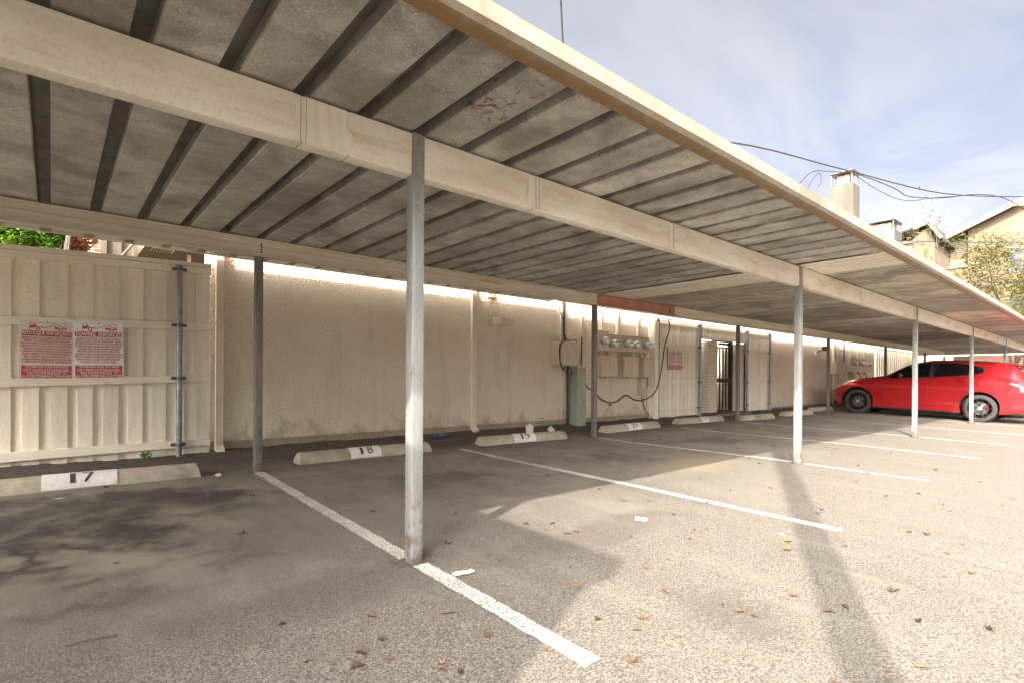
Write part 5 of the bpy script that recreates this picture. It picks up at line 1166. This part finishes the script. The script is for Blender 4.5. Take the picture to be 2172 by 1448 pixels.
wire('overhead_wire', [(23.5, 1.0, 3.9), (26.0, .55, 4.2), (29.0, .0, 4.42), (36.6, 0, 5.2)], .015, 'lowest wire just above the roof edge at the right', 'wire')

# ---------------------------------------------------------------- unseen building left of the frame, added and shaped to shade the near stalls
nb = thing('apartment_building', 'narrow stucco apartment wing left of the lot, beside the viewer', 'building', (-8, -2.9, 0))
MB().box(-14, -5.37, -3.74, -2.0, -.3, 4.0).build('wall', M['stucco_far'], nb)
MB().box(-14.1, -5.27, -3.81, -1.93, 4.0, 4.2).build('parapet', M['trim'], nb)
f = MB().box(-5.36, -5.30, -3.4, -2.4, 1.0, 2.3).build('window', M['far_trim'], nb)
sub('pane', MB().box(-5.299, -5.285, -3.32, -2.48, 1.08, 2.22), M['far_glass'], f)

# ---------------------------------------------------------------- small things on the ground
bx_ = thing('valve_box', 'flat dark blue plastic box on the ground by the stucco wall', 'box', (2.95, 4.28, .14))
MB().box(2.80, 3.10, 4.18, 4.40, .12, .195).build('base', M['blue'], bx_, bevel=.02, seg=2)
MB().box(2.785, 3.115, 4.165, 4.415, .196, .212).build('lid', M['blue'], bx_, bevel=.006)
MB().box(2.96, 3.03, 4.25, 4.31, .2125, .2155).build('lid_label', M['pvc'], bx_)
def cleanout(x, y, r, h, label):
    t = thing('cleanout_pipe', label, 'pipe', (x, y, gz(x, y)), 'drain caps')
    z = gz(x, y)
    MB().lathe([(r, z - .02), (r, z + h)], 18, 'z', (x, y, 0)).build('pipe', M['pvc'], t, smooth=True)
    MB().lathe([(r * 1.12, z + h * .75), (r * 1.12, z + h), (r * .9, z + h + .012)], 18, 'z', (x, y, 0)).build('cap', M['pvc'], t, smooth=True)
    MB().box(x - r * .35, x + r * .35, y - r * .35, y + r * .35, z + h + .0125, z + h + .045).build('plug', M['pvc'], t)
cleanout(4.42, 3.78, .062, .185, 'taller cream drain cleanout just behind wheel stop 19')
cleanout(5.0, 3.86, .06, .10, 'low cream drain cap at the right end of wheel stop 19')
def curled(poly, s, curl, seed):
    r = random.Random(seed); n = len(poly); vs = [(0, 0, .004)]
    for a, c_ in poly: d = a * a + c_ * c_; vs.append((a * s, c_ * s, .004 + curl * s * (a * a * 1.2 + r.uniform(-.1, .25) * d ** .5)))
    q = MB(); q.add(vs, [(0, i + 1, (i + 1) % n + 1) for i in range(n)])
    q.tube([(0, -.5 * s, .004), (0, -.95 * s, .012), (.06 * s, -1.2 * s, .01)], .0016, 4)
    return q
star = []
for k in range(5):
    a = math.radians(90 + (k - 2) * 62); star += [(.42 * math.cos(a - .5), .42 * math.sin(a - .5)), (.8 * math.cos(a - .22), .8 * math.sin(a - .22)), (1.05 * math.cos(a), 1.05 * math.sin(a)), (.78 * math.cos(a + .2), .78 * math.sin(a + .2))]
star += [(-.25, -.45), (0, -.5), (.25, -.45)][::1]
star = sorted(star, key=lambda p: math.atan2(p[1], p[0]))
oval = [(.5 * math.cos(2 * math.pi * k / 12), 1.0 * math.sin(2 * math.pi * k / 12) * (1 if k != 3 else 1.15)) for k in range(12)]
leaf_me = [curled(star, .05, .55, 1).mesh('fallen_leaf', M['leaf_dry']), curled(star, .042, .9, 2).mesh('fallen_leaf', M['leaf_dark']), curled(oval, .045, .7, 3).mesh('fallen_leaf', M['leaf_dry']), curled(oval, .038, 1.5, 4).mesh('fallen_leaf', M['leaf_dark'])]
LV = [(0.29,1.12),(0.77,0.67),(0.34,0.14),(0.43,-0.31),(-0.27,-0.01),(-0.88,-0.69),(-0.74,-0.85),(-0.62,-0.87),(-0.47,-1.03),(-0.49,-1.07),(1.84,1.17),(2.42,1.32),(2.39,1.12),(1.90,0.94),(1.05,0.15),(1.22,0.04),(1.08,-0.04),(0.69,-0.64),(0.52,-0.85),(0.31,-1.17),(2.38,0.57),(1.14,-0.19),(1.22,-0.21),(-0.07,-1.22),(-0.45,-1.13),(-0.21,-0.69),(-0.57,-0.72),(-0.19,-0.97),(-0.33,2.15),(-0.67,1.12),(-1.36,0.96),(-0.86,-0.33),(-0.51,-0.50),(-0.69,-0.77),(1.45,-0.50),(1.04,-0.92),(0.85,-1.19),(0.94,-1.46),(0.93,-1.55),(0.94,-1.62),(1.34,-1.64),(2.48,-1.53),(1.85,-1.96),(3.26,-1.82),(2.07,-1.31),(2.26,-1.24),(2.78,-0.34),(1.96,-0.70),(1.75,-0.79),(2.19,-0.38),(2.40,0.01),(2.21,0.14),(3.69,0.25),(3.40,-0.24),(5.09,0.25),(5.39,0.52),(3.85,-0.43),(5.51,-0.31),(6.06,-0.55),(4.42,-1.27),(4.82,-1.44),(4.48,-1.69),(4.27,-1.78),(4.93,-2.04),(5.32,-2.07),(6.65,-1.22),(7.94,-0.43),(6.84,0.01),(7.06,2.76),(7.16,2.34),(7.87,2.32),(8.87,3.07),(6.20,1.08),(5.97,1.22),(6.86,0.84),(8.72,1.47),(1.29,-1.83),(0.64,-2.07),(0.84,-2.19),(1.05,-2.26),(5.62,-0.78),(6.57,-1.23),(3.23,-1.72),(9.60,-1.50),(6.14,-1.71),(5.44,2.06),(6.17,2.42),(5.28,1.39),(0.37,-1.35),(0.14,-1.49),(0.49,-1.30),(1.42,-1.86),(1.54,-2.14),(2.56,-2.18),(1.70,-2.38),(2.87,-2.01)]
for _ in range(34): LV.append((rng.uniform(3, 22), rng.uniform(-1.6, 3.0)))
for cx in (-1.2, 2.1, 3.4, 5.9, 7.7, 10.2, 12.2):
    for _ in range(3): LV.append((cx + rng.gauss(0, .25), 3.2 + rng.uniform(-.14, .0)))
for i, (x, y) in enumerate(LV):
    k = rng.choice((0, 0, 1, 2, 3, 3)); o = bpy.data.objects.new('fallen_leaf', leaf_me[k]); COL.objects.link(o)
    o.location = (x, y, gz(x, y) + .003); s_ = rng.uniform(.32, .72); o.scale = (s_, s_, s_)
    o.rotation_euler = (rng.uniform(-.12, .12), rng.uniform(-.12, .12), rng.uniform(0, 6.28))
    tag(o, ('tan lobed dry leaf lying on the asphalt', 'dark brown lobed leaf lying on the asphalt', 'tan oval leaf lying on the asphalt', 'dark curled oval leaf lying on the asphalt')[k], 'leaf', ('tan lobed fallen leaves', 'dark lobed fallen leaves', 'tan oval fallen leaves', 'dark curled fallen leaves')[k])
def scrap(name, label, cat, x, y, sx_, sy_, m, seed, hgt=.02):
    r = random.Random(seed); n = 5; q = MB(); g = [[(sx_ * (i / n - .5) * (1 + r.uniform(-.15, .15)), sy_ * (j / n - .5) * (1 + r.uniform(-.15, .15)), .003 + r.random() * hgt) for i in range(n + 1)] for j in range(n + 1)]
    q.v = [p for row in g for p in row]; q.f = [(j * (n + 1) + i, j * (n + 1) + i + 1, (j + 1) * (n + 1) + i + 1, (j + 1) * (n + 1) + i) for j in range(n) for i in range(n)]
    o = q.build(name, m); o.location = (x, y, gz(x, y) + .002); o.rotation_euler = (0, 0, r.uniform(0, 3)); return tag(o, label, cat)
scrap('paper_scrap', 'crumpled white paper scrap lying in the sun', 'paper', 1.854, -.305, .085, .075, M['paper'], 4)
scrap('paper_scrap', 'tiny white paper bit beside the second stall line', 'paper', 2.37, -1.15, .035, .03, M['paper'], 9)
scrap('plastic_wrapper', 'clear plastic wrapper lying on the nearest stall line', 'wrapper', .13, -.34, .05, .13, M['plastic'], 12, .012)
scrap('paper_scrap', 'torn pale scrap beside the rear post of stall 18', 'paper', -.38, 3.16, .09, .05, M['pvc'], 15, .025)
scrap('paper_scrap', 'flat white litter below wheel stop 17', 'paper', -1.6, 2.9, .08, .03, M['pvc'], 17, .006)
tag(wire('twig', [(-1.6, .005, .006), (-1.52, .005, .009), (-1.43, -.012, .006)], .003, None, m=M['bark']), 'thin dark twig on the asphalt near the lower left corner', 'twig')
